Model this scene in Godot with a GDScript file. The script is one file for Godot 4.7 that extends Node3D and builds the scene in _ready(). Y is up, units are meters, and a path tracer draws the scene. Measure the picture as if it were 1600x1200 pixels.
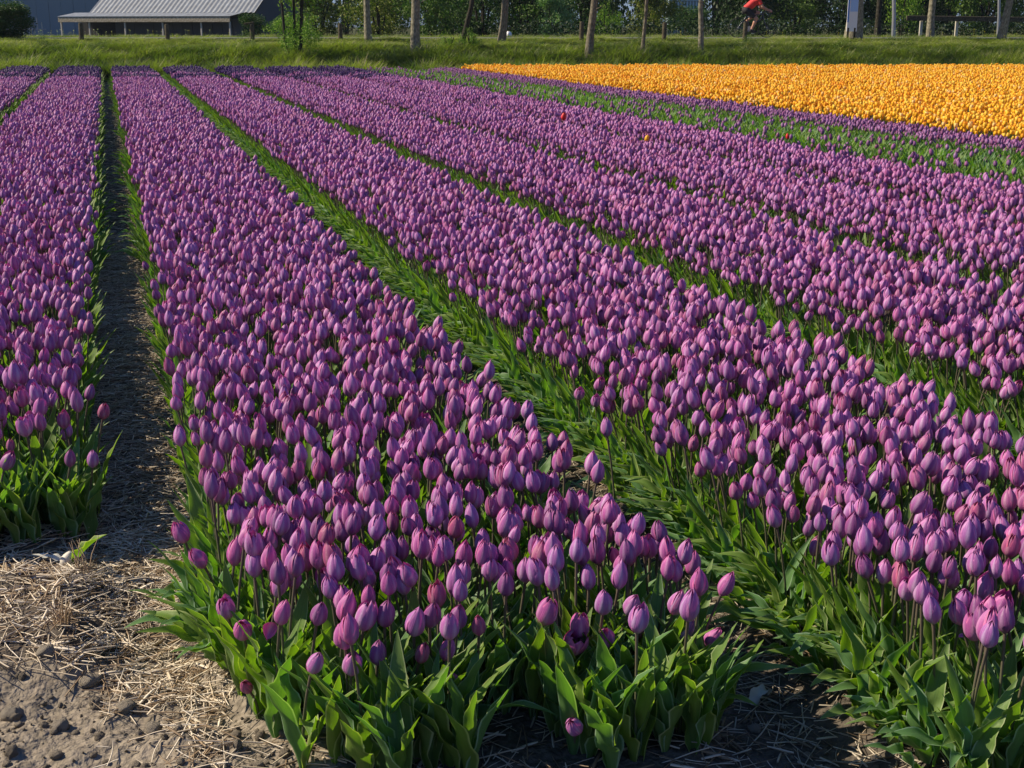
extends Node3D

const PSI := 0.29845   # how far the view turns from the direction of the beds
var R := Vector3(cos(PSI), 0, sin(PSI))      # along the road behind the field
var F := Vector3(sin(PSI), 0, -cos(PSI))     # towards the road
var rng := RandomNumberGenerator.new()
var n_soft := FastNoiseLite.new()
var n_fine := FastNoiseLite.new()
var names := {}
var M := {}

# ---------------------------------------------------------------- small helpers
func rf(a: float, b: float) -> float:
	return rng.randf_range(a, b)

func lin(r: float, g: float, b: float) -> Color:
	return Color(r, g, b).linear_to_srgb()

func numbered(s: String) -> String:
	if not names.has(s):
		names[s] = 0
		return s
	names[s] += 1
	return "%s_%03d" % [s, names[s]]

func ud(u: float, d: float, h := 0.0) -> Vector3:
	return R * u + F * d + Vector3(0, h, 0)

func thing(called: String, label: String, category: String, at := Vector3.ZERO, turn := 0.0, group := "") -> Node3D:
	var o := Node3D.new()
	o.name = numbered(called)
	add_child(o)
	o.position = at
	o.rotation.y = turn
	tag(o, label, category, group)
	return o

func tag(o: Node3D, label: String, category := "", group := "", kind := "") -> void:
	o.set_meta("label", label)
	if category: o.set_meta("category", category)
	if group: o.set_meta("group", group)
	if kind: o.set_meta("kind", kind)

func part(called: String, mesh: Mesh, parent: Node3D, xf := Transform3D.IDENTITY, mat: Material = null) -> MeshInstance3D:
	var o := MeshInstance3D.new()
	o.name = called
	o.mesh = mesh
	if mat: o.material_override = mat
	parent.add_child(o, true)
	o.transform = xf
	return o

func single(called: String, mesh: Mesh, label: String, category: String, xf: Transform3D, mat: Material = null) -> MeshInstance3D:
	var o := part(numbered(called), mesh, self, xf, mat)
	tag(o, label, category)
	return o

func many(called: String, mesh: Mesh, xfs: Array, cols: Array, parent: Node3D) -> MultiMeshInstance3D:
	var mm := MultiMesh.new()
	mm.transform_format = MultiMesh.TRANSFORM_3D
	mm.use_colors = true
	mm.mesh = mesh
	mm.instance_count = xfs.size()
	for i in xfs.size():
		mm.set_instance_transform(i, xfs[i])
		mm.set_instance_color(i, cols[i])
	var o := MultiMeshInstance3D.new()
	o.name = called
	o.multimesh = mm
	parent.add_child(o, true)
	return o

class Shape:
	var v := PackedVector3Array()
	var n := PackedVector3Array()
	var uv := PackedVector2Array()
	var c := PackedColorArray()
	var idx := PackedInt32Array()
	var col := Color.WHITE

	func grid(p: PackedVector3Array, nu: int, nv: int, cols := PackedColorArray(), wrap := false) -> Shape:
		var base := v.size()
		for j in nv:
			for i in nu:
				var l := p[j * nu + (i - 1 if i > 0 else (nu - 2 if wrap else 0))]
				var r := p[j * nu + (i + 1 if i < nu - 1 else (1 if wrap else nu - 1))]
				var d := p[maxi(j - 1, 0) * nu + i]
				var u := p[mini(j + 1, nv - 1) * nu + i]
				var nn := (r - l).cross(u - d)
				if nn.length_squared() < 1e-14:
					var j2 := clampi(j, 1, nv - 2) if nv > 2 else 0
					nn = (p[j2 * nu + mini(i + 1, nu - 1)] - p[j2 * nu + maxi(i - 1, 0)]).cross(p[mini(j2 + 1, nv - 1) * nu + i] - p[maxi(j2 - 1, 0) * nu + i])
				v.append(p[j * nu + i])
				n.append(nn.normalized() if nn.length_squared() > 1e-16 else Vector3.UP)
				uv.append(Vector2(float(i) / (nu - 1), float(j) / (nv - 1)))
				c.append(cols[j * nu + i] if cols.size() else col)
		for j in nv - 1:
			for i in nu - 1:
				var a := base + j * nu + i
				idx.append_array([a, a + nu + 1, a + 1, a, a + nu, a + nu + 1])
		return self

	func tube(pts: Array, radii: Array, sides: int, capped := true) -> Shape:
		var p := PackedVector3Array()
		var x := Vector3.ZERO
		var m := pts.size()
		for j in m:
			var ax: Vector3 = (pts[mini(j + 1, m - 1)] - pts[maxi(j - 1, 0)]).normalized()
			if j == 0:
				x = ax.cross(Vector3.RIGHT if absf(ax.x) < 0.8 else Vector3.UP).normalized()
			x = (x - ax * x.dot(ax)).normalized()
			var y := ax.cross(x)
			for i in sides + 1:
				var a := TAU * i / sides
				p.append(pts[j] + (x * cos(a) + y * sin(a)) * radii[j])
		grid(p, sides + 1, m, PackedColorArray(), true)
		if capped:
			for e in [0, m - 1]:
				var ce: Vector3 = pts[e]
				var ax: Vector3 = (pts[m - 1] - pts[m - 2]).normalized() if e else (pts[0] - pts[1]).normalized()
				var b := v.size()
				v.append(ce); n.append(ax); uv.append(Vector2(.5, .5)); c.append(col)
				for i in sides + 1:
					v.append(p[e * (sides + 1) + i]); n.append(ax); uv.append(Vector2(.5, .5)); c.append(col)
				for i in sides:
					if e: idx.append_array([b, b + 2 + i, b + 1 + i])
					else: idx.append_array([b, b + 1 + i, b + 2 + i])
		return self

	func quad(a: Vector3, b: Vector3, cc: Vector3, d: Vector3) -> Shape:   # counter-clockwise from outside
		var k := v.size()
		var nn := (b - a).cross(d - a).normalized()
		for q in [a, b, cc, d]:
			v.append(q); n.append(nn); c.append(col)
		uv.append_array([Vector2(0, 0), Vector2(1, 0), Vector2(1, 1), Vector2(0, 1)])
		idx.append_array([k, k + 2, k + 1, k, k + 3, k + 2])
		return self

	func box(o: Vector3, s: Vector3, b := Basis.IDENTITY, ch := 0.0) -> Shape:
		var h := s * 0.5
		for ax in 3:
			for sg in [-1.0, 1.0]:
				var nv := Vector3.ZERO; nv[ax] = sg
				var e1 := Vector3.ZERO; e1[(ax + 1) % 3] = 1.0
				var e2 := nv.cross(e1)
				var c0 := nv * h
				var a1 := e1 * (h[(ax + 1) % 3] - ch)
				var a2 := e2 * (h[(ax + 2) % 3] - ch)
				quad(o + b * (c0 - a1 - a2), o + b * (c0 + a1 - a2), o + b * (c0 + a1 + a2), o + b * (c0 - a1 + a2))
		if ch > 0.0:
			for ax in 3:
				var i1 := (ax + 1) % 3
				var i2 := (ax + 2) % 3
				for s1 in [-1.0, 1.0]:
					for s2 in [-1.0, 1.0]:
						var p1 := Vector3.ZERO; p1[i1] = s1 * h[i1]; p1[i2] = s2 * (h[i2] - ch)
						var p2 := Vector3.ZERO; p2[i1] = s1 * (h[i1] - ch); p2[i2] = s2 * h[i2]
						var e := Vector3.ZERO; e[ax] = h[ax] - ch
						if s1 * s2 > 0: quad(o + b * (p1 - e), o + b * (p2 - e), o + b * (p2 + e), o + b * (p1 + e))
						else: quad(o + b * (p2 - e), o + b * (p1 - e), o + b * (p1 + e), o + b * (p2 + e))
		return self

	func add(s: Shape, t: Transform3D) -> void:
		var base := v.size()
		for i in s.v.size():
			v.append(t * s.v[i]); n.append((t.basis * s.n[i]).normalized())
		uv.append_array(s.uv); c.append_array(s.c)
		for i in s.idx: idx.append(base + i)

	func surface(m: ArrayMesh, mat: Material) -> ArrayMesh:
		if v.is_empty(): return m
		var a := []
		a.resize(Mesh.ARRAY_MAX)
		a[Mesh.ARRAY_VERTEX] = v; a[Mesh.ARRAY_NORMAL] = n; a[Mesh.ARRAY_TEX_UV] = uv; a[Mesh.ARRAY_COLOR] = c; a[Mesh.ARRAY_INDEX] = idx
		m.add_surface_from_arrays(Mesh.PRIMITIVE_TRIANGLES, a)
		m.surface_set_material(m.get_surface_count() - 1, mat)
		return m

	func mesh(mat: Material) -> ArrayMesh:
		return surface(ArrayMesh.new(), mat)

# ---------------------------------------------------------------- materials
func picture(w: int, h: int, f: Callable) -> ImageTexture:
	var im := Image.create(w, h, false, Image.FORMAT_RGB8)
	for y in h:
		for x in w:
			im.set_pixel(x, y, f.call(x, y))
	return ImageTexture.create_from_image(im)

func mat(key: String, color: Color, rough := 0.8, spec := 0.5) -> StandardMaterial3D:
	var m := StandardMaterial3D.new()
	m.resource_name = key
	m.albedo_color = color
	m.roughness = rough
	m.metallic_specular = spec
	M[key] = m
	return m

func noise_tex(freq: float, lo: Color, hi: Color, size := 512, oct := 5, sd := 1) -> NoiseTexture2D:
	var n := FastNoiseLite.new()
	n.seed = sd
	n.frequency = freq
	n.fractal_octaves = oct
	var t := NoiseTexture2D.new()
	t.width = size; t.height = size; t.seamless = true; t.noise = n
	var g := Gradient.new()
	g.set_color(0, lo); g.set_color(1, hi)
	t.color_ramp = g
	return t

func make_materials() -> void:
	var streak := FastNoiseLite.new()
	streak.frequency = 0.09
	# a tulip petal: lilac middle, rosier margins, fine lengthwise veins, paler foot
	var petal := picture(96, 128, func(x, y):
		var u := absf(x / 95.0 * 2 - 1)
		var v: float = y / 127.0
		var s: float = clampf(0.5 + 0.9 * streak.get_noise_2d(x * 3.6, y * 0.16), 0, 1)
		var stripe := Color(0.40, 0.22, 0.44).lerp(Color(0.62, 0.41, 0.65), s)
		var flank := Color(0.32, 0.095, 0.325).lerp(Color(0.50, 0.18, 0.49), s)
		var rim := Color(0.52, 0.11, 0.37).lerp(Color(0.78, 0.32, 0.58), s)
		var c := stripe.lerp(flank, smoothstep(0.05, 0.42, u + 0.25 * (s - 0.5) + 0.25 * smoothstep(0.5, 1.0, v)))
		c = c.lerp(rim, smoothstep(0.66, 0.97, u + 0.3 * (s - 0.5)))
		c = c.lerp(Color(0.58, 0.22, 0.46), smoothstep(0.80, 1.0, v) * 0.6)
		c = c.lerp(Color(0.30, 0.24, 0.24), smoothstep(0.20, 0.0, v) * 0.8)
		return c.linear_to_srgb())
	var tones := [Color(1, 1, 1), Color(0.95, 0.97, 1.0), Color(1.0, 0.86, 0.92), Color(0.80, 0.74, 0.80), Color(0.92, 0.76, 0.74)]
	for i in 6:
		var m := mat("petal_%d" % i, tones[i] if i < 5 else Color.WHITE, 0.5, 0.45)
		m.albedo_texture = petal
		m.backlight_enabled = true
		m.backlight = Color(0.62, 0.34, 0.50)
		m.vertex_color_use_as_albedo = i == 5
	var op := picture(64, 96, func(x, y):
		var u := absf(x / 63.0 * 2 - 1)
		var s: float = 0.5 + 0.5 * streak.get_noise_2d(x * 3.0 + 500, y * 0.2)
		return Color(0.97, 0.64, 0.035).lerp(Color(0.95, 0.47, 0.02), clampf(s * 1.2 - u, 0, 1)).linear_to_srgb())
	var veins := FastNoiseLite.new()
	veins.frequency = 0.11
	var vim := Image.create(96, 96, false, Image.FORMAT_L8)
	for y in 96:
		for x in 96:
			var q := 0.5 + 0.35 * veins.get_noise_2d(x * 4.0, y * 0.1) + 0.15 * veins.get_noise_2d(x, y)
			vim.set_pixel(x, y, Color(q, q, q))
	vim.bump_map_to_normal_map(2.0)
	var vtex := ImageTexture.create_from_image(vim)
	for i in 6:
		M["petal_%d" % i].normal_enabled = true
		M["petal_%d" % i].normal_texture = vtex
		M["petal_%d" % i].normal_scale = 0.8
	var om := mat("orange_petal", Color.WHITE, 0.5, 0.4)
	om.albedo_texture = op; om.vertex_color_use_as_albedo = true
	om.backlight_enabled = true; om.backlight = Color(0.75, 0.55, 0.2)
	var red := mat("red_petal", lin(0.62, 0.02, 0.015), 0.5)
	red.albedo_texture = picture(4, 4, func(_x, _y): return Color.WHITE)
	# a tulip leaf: blue-green with lengthwise veins and a thin pale margin
	var leaf := picture(96, 128, func(x, y):
		var u := absf(x / 95.0 * 2 - 1)
		var s: float = 0.5 + 0.5 * streak.get_noise_2d(x * 4.0 + 90, y * 0.12)
		var big: float = 0.5 + 0.5 * streak.get_noise_2d(x * 0.35, y * 0.3 + 700)
		var c := Color(0.13, 0.235, 0.065).lerp(Color(0.23, 0.365, 0.105), s * 0.6 + big * 0.4)
		c = c.lerp(Color(0.46, 0.56, 0.30), smoothstep(0.84, 0.95, u))
		c = c.lerp(Color(0.12, 0.24, 0.08), smoothstep(0.10, 0.0, u) * 0.5)
		return c.linear_to_srgb())
	var greens := [Color(1, 1, 1), Color(0.90, 0.98, 1.08), Color(1.0, 1.0, 0.85)]
	for i in 3:
		var m := mat("leaf_%d" % i, greens[i], 0.48, 0.4)
		m.albedo_texture = leaf
		m.normal_enabled = true; m.normal_texture = vtex; m.normal_scale = 0.5
		m.backlight_enabled = true
		m.backlight = Color(0.90, 1.0, 0.36)
	var st := mat("stem", Color(1, 1, 1), 0.6)
	st.albedo_texture = picture(8, 64, func(_x, y): return Color(0.085, 0.13, 0.05).lerp(Color(0.10, 0.075, 0.06), y / 63.0).linear_to_srgb())
	var soil := mat("ground", Color.WHITE, 0.95, 0.2)
	soil.vertex_color_use_as_albedo = true
	soil.albedo_texture = noise_tex(0.035, Color(0.62, 0.62, 0.62), Color(1, 1, 1), 1024, 6, 7)
	soil.uv1_triplanar = true; soil.uv1_world_triplanar = true
	soil.uv1_scale = Vector3(0.9, 0.9, 0.9)
	soil.heightmap_enabled = true; soil.heightmap_scale = 1.5
	soil.heightmap_texture = noise_tex(0.03, Color.BLACK, Color.WHITE, 1024, 7, 9)
	var clod := mat("clod", Color.WHITE, 0.95, 0.2)
	clod.vertex_color_use_as_albedo = true
	clod.albedo_texture = noise_tex(0.03, Color(0.65, 0.65, 0.65), Color.WHITE, 256, 5, 3)
	clod.uv1_triplanar = true; clod.uv1_scale = Vector3(6, 6, 6)
	clod.heightmap_enabled = true; clod.heightmap_scale = 0.3
	clod.heightmap_texture = soil.heightmap_texture
	var straw := mat("straw", Color.WHITE, 0.55, 0.5)
	straw.vertex_color_use_as_albedo = true
	var grass := mat("grass", Color.WHITE, 0.6, 0.4)
	grass.vertex_color_use_as_albedo = true
	grass.albedo_texture = picture(4, 4, func(_x, _y): return Color.WHITE)
	grass.backlight_enabled = true; grass.backlight = Color(0.8, 0.95, 0.4)
	var fol := mat("foliage", Color.WHITE, 0.6, 0.4)
	fol.vertex_color_use_as_albedo = true
	fol.albedo_texture = grass.albedo_texture
	fol.backlight_enabled = true; fol.backlight = Color(0.62, 0.75, 0.3)
	var tints := {"dark": Color(0.68, 0.80, 0.68), "mid": Color(1.0, 1.05, 0.85), "fresh": Color(1.3, 1.35, 0.85), "olive": Color(1.25, 1.1, 0.9), "grey": Color(1.5, 1.5, 1.9), "deep": Color(0.50, 0.62, 0.56)}
	for k in tints:
		var m: StandardMaterial3D = fol.duplicate()
		m.albedo_color = tints[k]
		m.resource_name = "foliage_" + k
		M["foliage_" + k] = m
	for q in [["bark", lin(0.30, 0.275, 0.215)], ["bark_pale", lin(0.40, 0.38, 0.29)], ["bark_dark", lin(0.07, 0.065, 0.05)], ["post", lin(0.16, 0.14, 0.10)]]:
		var bm := mat(q[0], q[1], 0.9, 0.3)
		bm.albedo_texture = noise_tex(0.03, Color(0.45, 0.45, 0.42), Color.WHITE, 256, 5, 21)
		bm.uv1_triplanar = true
		bm.uv1_scale = Vector3(2.2, 0.9, 2.2)
		bm.heightmap_enabled = true; bm.heightmap_scale = 0.6
		bm.heightmap_texture = bm.albedo_texture
	var road := mat("road", lin(0.17, 0.17, 0.165), 0.9)
	road.albedo_texture = noise_tex(0.08, Color(0.75, 0.75, 0.75), Color.WHITE, 256, 4, 5)
	road.uv1_triplanar = true; road.uv1_world_triplanar = true
	var tin := mat("tin", lin(0.29, 0.335, 0.385), 0.55, 0.5)
	tin.albedo_texture = noise_tex(0.012, Color(0.70, 0.68, 0.66), Color.WHITE, 512, 5, 13)
	tin.uv1_triplanar = true; tin.uv1_scale = Vector3(0.35, 0.12, 0.35)
	mat("fascia", lin(0.50, 0.46, 0.37), 0.8).albedo_texture = noise_tex(0.02, Color(0.7, 0.68, 0.62), Color.WHITE, 256, 4, 15)
	M["fascia"].uv1_triplanar = true
	mat("barn_board", lin(0.10, 0.115, 0.135), 0.85)
	mat("barn_dark", lin(0.03, 0.032, 0.036), 0.9)
	mat("pale_wood", lin(0.50, 0.48, 0.42), 0.8)
	mat("slate_blue", lin(0.20, 0.27, 0.31), 0.7)
	mat("pale_blue", lin(0.42, 0.56, 0.66), 0.5)
	mat("white_paint", lin(0.75, 0.76, 0.78), 0.5)
	mat("sign_blue", lin(0.07, 0.22, 0.62), 0.5)
	mat("sign_sky", lin(0.36, 0.55, 0.85), 0.5)
	mat("metal", lin(0.35, 0.37, 0.40), 0.4).metallic = 0.6
	mat("rubber", lin(0.02, 0.02, 0.02), 0.8)
	mat("bike_paint", lin(0.02, 0.03, 0.07), 0.3)
	mat("skin", lin(0.42, 0.22, 0.15), 0.6)
	mat("jersey", lin(0.62, 0.03, 0.03), 0.7)
	mat("shorts", lin(0.012, 0.012, 0.016), 0.8)
	mat("hair", lin(0.03, 0.02, 0.015), 0.7)
	mat("dry_leaf", lin(0.46, 0.46, 0.40), 0.8)
	mat("bulb", lin(0.55, 0.52, 0.45), 0.6)

# ---------------------------------------------------------------- the lie of the land
func far_of(x: float, z: float) -> float:
	return x * F.x + z * F.z

func bed_front(k: int, x: float) -> float:   # where the plants of a bed begin, along the rows
	if k == -1: return 4.2 + 0.12 * n_soft.get_noise_2d(x * 9, 3)
	if k <= -2: return 4.45
	if k == 0: return 2.47 - 0.06 * smoothstep(0.7, 0.9, x) + maxf(0.0, 0.42 - x) * 2.5 + maxf(0.0, x - 1.2) * 1.0
	if k == 1: return 2.05
	return 2.3

func gap_at(k: int) -> float:
	return -0.06 + 1.5 * k

func land(x: float, z: float) -> float:
	var d := far_of(x, z)
	var t := -z
	if d > 41.0:
		return smoothstep(41.2, 45.2, d) * 0.98 + smoothstep(45.0, 46.5, d) * 0.19 - smoothstep(52.0, 62.0, d) * 0.35 + 0.05 * n_soft.get_noise_2d(x, z)
	var k := floori((x + 0.06) / 1.5)
	var gx := absf(x - gap_at(k))
	gx = minf(gx, absf(gap_at(k + 1) - x))
	var front := bed_front(k, x)
	var h := 0.055 * smoothstep(0.10, 0.24, gx) * smoothstep(front - 0.25, front + 0.05, t)
	if t < 12.0 and x < 6.0:
		h += 0.010 * n_fine.get_noise_2d(x * 0.8, z * 0.8) + 0.004 * n_fine.get_noise_2d(x * 2.0, z * 2.0)
		if x < 0.4:
			var open := 1.0 - smoothstep(front - 0.35, front, t)
			# the trodden headland: a straw-topped hump, the hollow of the path, then loose sand
			var hump := smoothstep(-0.06, -0.26, x) * smoothstep(3.05, 3.45, t)
			h += open * (0.075 * hump + 0.022 * n_soft.get_noise_2d(x * 6.0, z * 6.0) + 0.020 * absf(n_fine.get_noise_2d(x * 1.3 + 40, z * 1.3)) + 0.036 * absf(n_fine.get_noise_2d(x * 0.45 + 10, z * 0.45)))
			h += open * 0.05 * smoothstep(3.2, 2.7, t) * (0.5 + n_soft.get_noise_2d(x * 3 + 9, z * 3))
	return h

func land_color(x: float, z: float) -> Color:
	var d := far_of(x, z)
	var a := 0.5 + 0.5 * n_soft.get_noise_2d(x * 2.0, z * 2.0)
	if d > 40.6:
		return Color(0.045, 0.065, 0.02).lerp(Color(0.10, 0.10, 0.04), a)
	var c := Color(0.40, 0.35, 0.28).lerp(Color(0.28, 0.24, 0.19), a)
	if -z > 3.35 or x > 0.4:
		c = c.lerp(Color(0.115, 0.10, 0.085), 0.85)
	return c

func make_ground() -> void:
	var xs: Array[float] = []
	var zs: Array[float] = []
	var x := -400.0
	while x < 400.0:
		xs.append(x)
		x += 0.022 if x >= -1.4 and x < 2.4 else 0.25 if x > -4 and x < 34 else 0.8 if absf(x) < 60 else 30.0
	var t := -30.0
	while t < 400.0:
		zs.append(-t)
		t += 0.022 if t >= 2.2 and t < 4.9 else 0.08 if t >= 1.0 and t < 7 else 0.3 if t > 0 and t < 56 else 0.8 if t < 90 and t > 0 else 5.0 if t < -4.0 else 0.5 if t <= 0.0 else 20.0
	var p := PackedVector3Array()
	var c := PackedColorArray()
	var nx := xs.size()
	for zz in zs:
		for xx in xs:
			p.append(Vector3(xx, land(xx, zz), zz))
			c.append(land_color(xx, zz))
	var s := Shape.new()
	s.grid(p, nx, zs.size(), c)
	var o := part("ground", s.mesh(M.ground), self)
	tag(o, "sandy field soil rising to a grassy bank", "", "", "structure")
	# the cycle path on top of the bank
	var rp := PackedVector3Array()
	for q in [46.6, 48.9]:
		for i in 161:
			var u := -80.0 + i
			var b := ud(u, q)
			rp.append(b + Vector3(0, 1.235, 0))
	var rs := Shape.new()
	rs.grid(rp, 161, 2)
	var ro := part("cycle_path", rs.mesh(M.road), self)
	tag(ro, "pale grey cycle path along the top of the bank", "", "", "structure")

# ---------------------------------------------------------------- tulips
var petals := []      # [variant][petal 0..5] Shape
var flower_h := []
var leaves := []      # Shape; 0-5 upright, 6-11 arching
var petal_meshes := []
var cup_meshes := []
var leaf_meshes := []

func petal_shape(h: float, r: float, rot: float, outer: bool, tip: float, nu: int, nv: int, open := 0.0) -> Shape:
	var p := PackedVector3Array()
	var amax := deg_to_rad(59.0 if outer else 56.0)
	var ph := rf(0, TAU)
	var hs := rf(0.90, 1.05)
	var rs := rf(0.95, 1.06)
	for j in nv + 1:
		var v := float(j) / nv
		var pr: float
		if v < 0.40: pr = lerpf(0.26, 1.0, sin(v / 0.40 * PI / 2))
		else: pr = lerpf(1.0, tip, pow((v - 0.40) / 0.60, 2.6))
		pr += open * smoothstep(0.35, 1.0, v) * (0.75 if outer else 0.55)
		var w := lerpf(0.8, 1.0, minf(v / 0.3, 1.0)) if v < 0.3 else sqrt(maxf(0.0, 1.0 - pow((v - 0.3) / 0.7, 2.2)))
		w = maxf(w, 0.03)
		var y := h * hs * (pow(v, 1.12)) + (0.0 if outer else -h * 0.02 * v)
		for i in nu + 1:
			var u := float(i) / nu * 2 - 1
			var ang := rot + u * amax * w
			var rad := r * pr * (0.97 if outer else 0.91) * rs
			rad += r * ((0.09 * (1 - u * u) + 0.05 * pow(1 - absf(u), 3.0)) * sin(PI * minf(v * 1.05, 1.0)) + 0.05 * absf(u) * sin(v * 7.0 + ph + u) * (1.0 if outer else 0.4))
			if outer: rad += r * 0.05 * pow(absf(u), 5.0)
			var dip := -h * 0.035 * u * u * smoothstep(0.4, 1.0, v)
			p.append(Vector3(cos(ang) * rad, y + dip, -sin(ang) * rad))
	var s := Shape.new()
	return s.grid(p, nu + 1, nv + 1)

func leaf_shape(length: float, half: float, phi0: float, bend: float, wave: float, cup: float, nv := 10, nu := 4) -> Shape:
	var p := PackedVector3Array()
	var pos := Vector3.ZERO
	var ph := rf(0, TAU)
	var fr := rf(1.8, 3.4)
	var tw := rf(-0.5, 0.5)
	for j in nv + 1:
		var v := float(j) / nv
		var phi := phi0 + bend * pow(v, 1.4)
		var dir := Vector3(sin(phi), cos(phi), 0)
		if j: pos += dir * length / nv
		var nrm := Vector3(-cos(phi), sin(phi), 0)
		var side := Vector3(0, 0, 1).rotated(dir, tw * v)
		nrm = nrm.rotated(dir, tw * v)
		var w := half * maxf(pow(sin(PI * pow(v * 0.97 + 0.03, 0.72)), 0.85), 0.0)
		if v < 0.15: w = maxf(w, half * 0.35)
		if j == nv: w = half * 0.02
		for i in nu + 1:
			var u := float(i) / nu * 2 - 1
			var lift := cup * w * u * u * (1.6 - v)
			var wv := wave * half * absf(u) * sin(TAU * fr * v + ph + (1.2 if u > 0 else 0.0)) * sin(PI * minf(v * 1.2, 1.0))
			p.append(pos + side * u * w + nrm * (lift + wv))
	var s := Shape.new()
	return s.grid(p, nu + 1, nv + 1)

func make_tulip_parts() -> void:
	#        height, radius, tip, open
	var kinds := [[0.074, 0.0196, 0.11, 0.0], [0.078, 0.0204, 0.09, 0.0], [0.067, 0.0208, 0.15, 0.0], [0.072, 0.0182, 0.09, 0.0], [0.060, 0.0145, 0.09, 0.0], [0.073, 0.0214, 0.30, 0.12], [0.082, 0.0197, 0.09, 0.0], [0.074, 0.0240, 0.45, 0.42], [0.072, 0.0200, 0.20, 0.06]]
	for k in kinds:
		var row := []
		var turn := rf(0, TAU)
		for i in 6:
			row.append(petal_shape(k[0], k[1], turn + i * TAU / 6 + rf(-0.08, 0.08), i % 2 == 0, k[2], 6, 8, k[3]))
		petals.append(row)
		flower_h.append(k[0])
		var pm := []
		for i in [0, 2, 4]: pm.append(row[i].mesh(null))
		petal_meshes.append(pm)
		var cs := Shape.new()
		for i in [1, 3, 5]: cs.add(row[i], Transform3D.IDENTITY)
		cup_meshes.append(cs.mesh(null))
	for i in 7:
		leaves.append(leaf_shape(rf(0.27, 0.36), rf(0.021, 0.034), rf(0.05, 0.3), rf(0.2, 0.9), rf(0.25, 0.6), rf(0.25, 0.6), 14, 6))
	for i in 7:
		leaves.append(leaf_shape(rf(0.24, 0.32), rf(0.021, 0.032), rf(0.45, 0.75), rf(0.75, 1.25), rf(0.35, 0.75), rf(0.2, 0.5), 14, 6))
	for l in leaves: leaf_meshes.append(l.mesh(null))

# what one plant is made of: height of the flower's top, lean, flower kind, leaves; edge: leaves reach out along local +x
func spec(top: float, edge: bool, flower: int, scale := 1.0) -> Dictionary:
	var lean := Vector2(rf(-0.035, 0.035), rf(-0.035, 0.035))
	if edge: lean.x += rf(-0.01, 0.02)
	var s := {"flower": flower, "fs": scale, "lean": lean, "leaves": [], "spin": rf(0, TAU), "tilt": Vector2(rf(-0.16, 0.16), rf(-0.16, 0.16))}
	s.stem = (top - flower_h[flower] * scale * 0.97) if flower >= 0 else 0.0
	var a0 := rf(0, TAU)
	var nl := 4 if edge or flower < 0 else rng.randi_range(3, 4)
	for i in nl:
		var yaw := a0 + i * 2.3 + rf(-0.4, 0.4)
		var li := rng.randi_range(0, 6)
		if edge and i < 3:
			yaw = rf(-1.4, 1.4)
			li = rng.randi_range(7, 13) if rng.randf() < 0.72 else rng.randi_range(0, 6)
		s.leaves.append({"i": li, "yaw": yaw, "y": 0.0 if i < 2 else rf(0.05, 0.09), "s": rf(0.85, 1.1) * (1.0 if i < 2 else 0.72), "m": rng.randi_range(0, 2)})
	return s

func stem_points(s: Dictionary) -> Array:
	var pts := []
	for j in 5:
		var v := j / 4.0
		pts.append(Vector3(s.lean.x * v * v, s.stem * v, s.lean.y * v * v))
	return pts

func flower_xf(s: Dictionary) -> Transform3D:
	var up := Vector3(s.lean.x * 1.6 + s.tilt.x * 0.3, s.stem * 0.8 + 0.02, s.lean.y * 1.6 + s.tilt.y * 0.3).normalized()
	var x := up.cross(Vector3(0, 0, 1)).normalized()
	var b := Basis(x, up, x.cross(up)) * Basis(Vector3.UP, s.spin)
	return Transform3D(b.scaled_local(Vector3.ONE * s.fs), Vector3(s.lean.x, s.stem - 0.002, s.lean.y))

func leaf_xf(l: Dictionary) -> Transform3D:
	return Transform3D(Basis(Vector3.UP, l.yaw).scaled_local(Vector3.ONE * l.s), Vector3(cos(l.yaw) * 0.006, l.y, -sin(l.yaw) * 0.006))

func bake(s: Dictionary, petal_mat: Material, coarse := false) -> ArrayMesh:
	var m := ArrayMesh.new()
	if s.flower >= 0:
		var fx := flower_xf(s)
		var ps := Shape.new()
		for i in 6: ps.add(petals[s.flower][i], fx)
		ps.surface(m, petal_mat)
		var ss := Shape.new()
		ss.tube(stem_points(s), [0.0042, 0.0038, 0.0035, 0.0033, 0.0036], 5, false)
		ss.surface(m, M.stem)
	var lm := [Shape.new(), Shape.new(), Shape.new()]
	for l in s.leaves: lm[l.m].add(leaves[l.i], leaf_xf(l))
	for i in 3: lm[i].surface(m, M["leaf_%d" % i])
	return m

func tulip(called: String, s: Dictionary, tone: int, label: String, group: String, at: Vector3, turn: float) -> Node3D:
	var o := thing(called, label, "tulip", at, turn, group)
	if s.flower >= 0:
		var st := Shape.new()
		st.tube(stem_points(s), [0.0044, 0.004, 0.0036, 0.0034, 0.0038], 7, false)
		part("stem", st.mesh(M.stem), o)
		var fl := part("flower", cup_meshes[s.flower], o, flower_xf(s), M["petal_%d" % tone])
		for q in petal_meshes[s.flower]: part("petal", q, fl, Transform3D.IDENTITY, M["petal_%d" % tone])
	for l in s.leaves:
		part("leaf", leaf_meshes[l.i], o, leaf_xf(l), M["leaf_%d" % l.m])
	return o

func seen(x: float, t: float, h: float) -> Vector3:   # pixel in the 1600 frame and distance
	var d := x * F.x + t * cos(PSI)
	var u := x * R.x - t * sin(PSI)
	var dist := d * 0.9627 + (1.7 - h) * 0.2705
	return Vector3(800 + 2000 * u / dist, 38 + 2000 * (1.7 - h) / (0.9627 * dist), dist)

var bed_words := {-2: "outer left bed", -1: "left bed", 0: "middle bed", 1: "right bed"}

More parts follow.
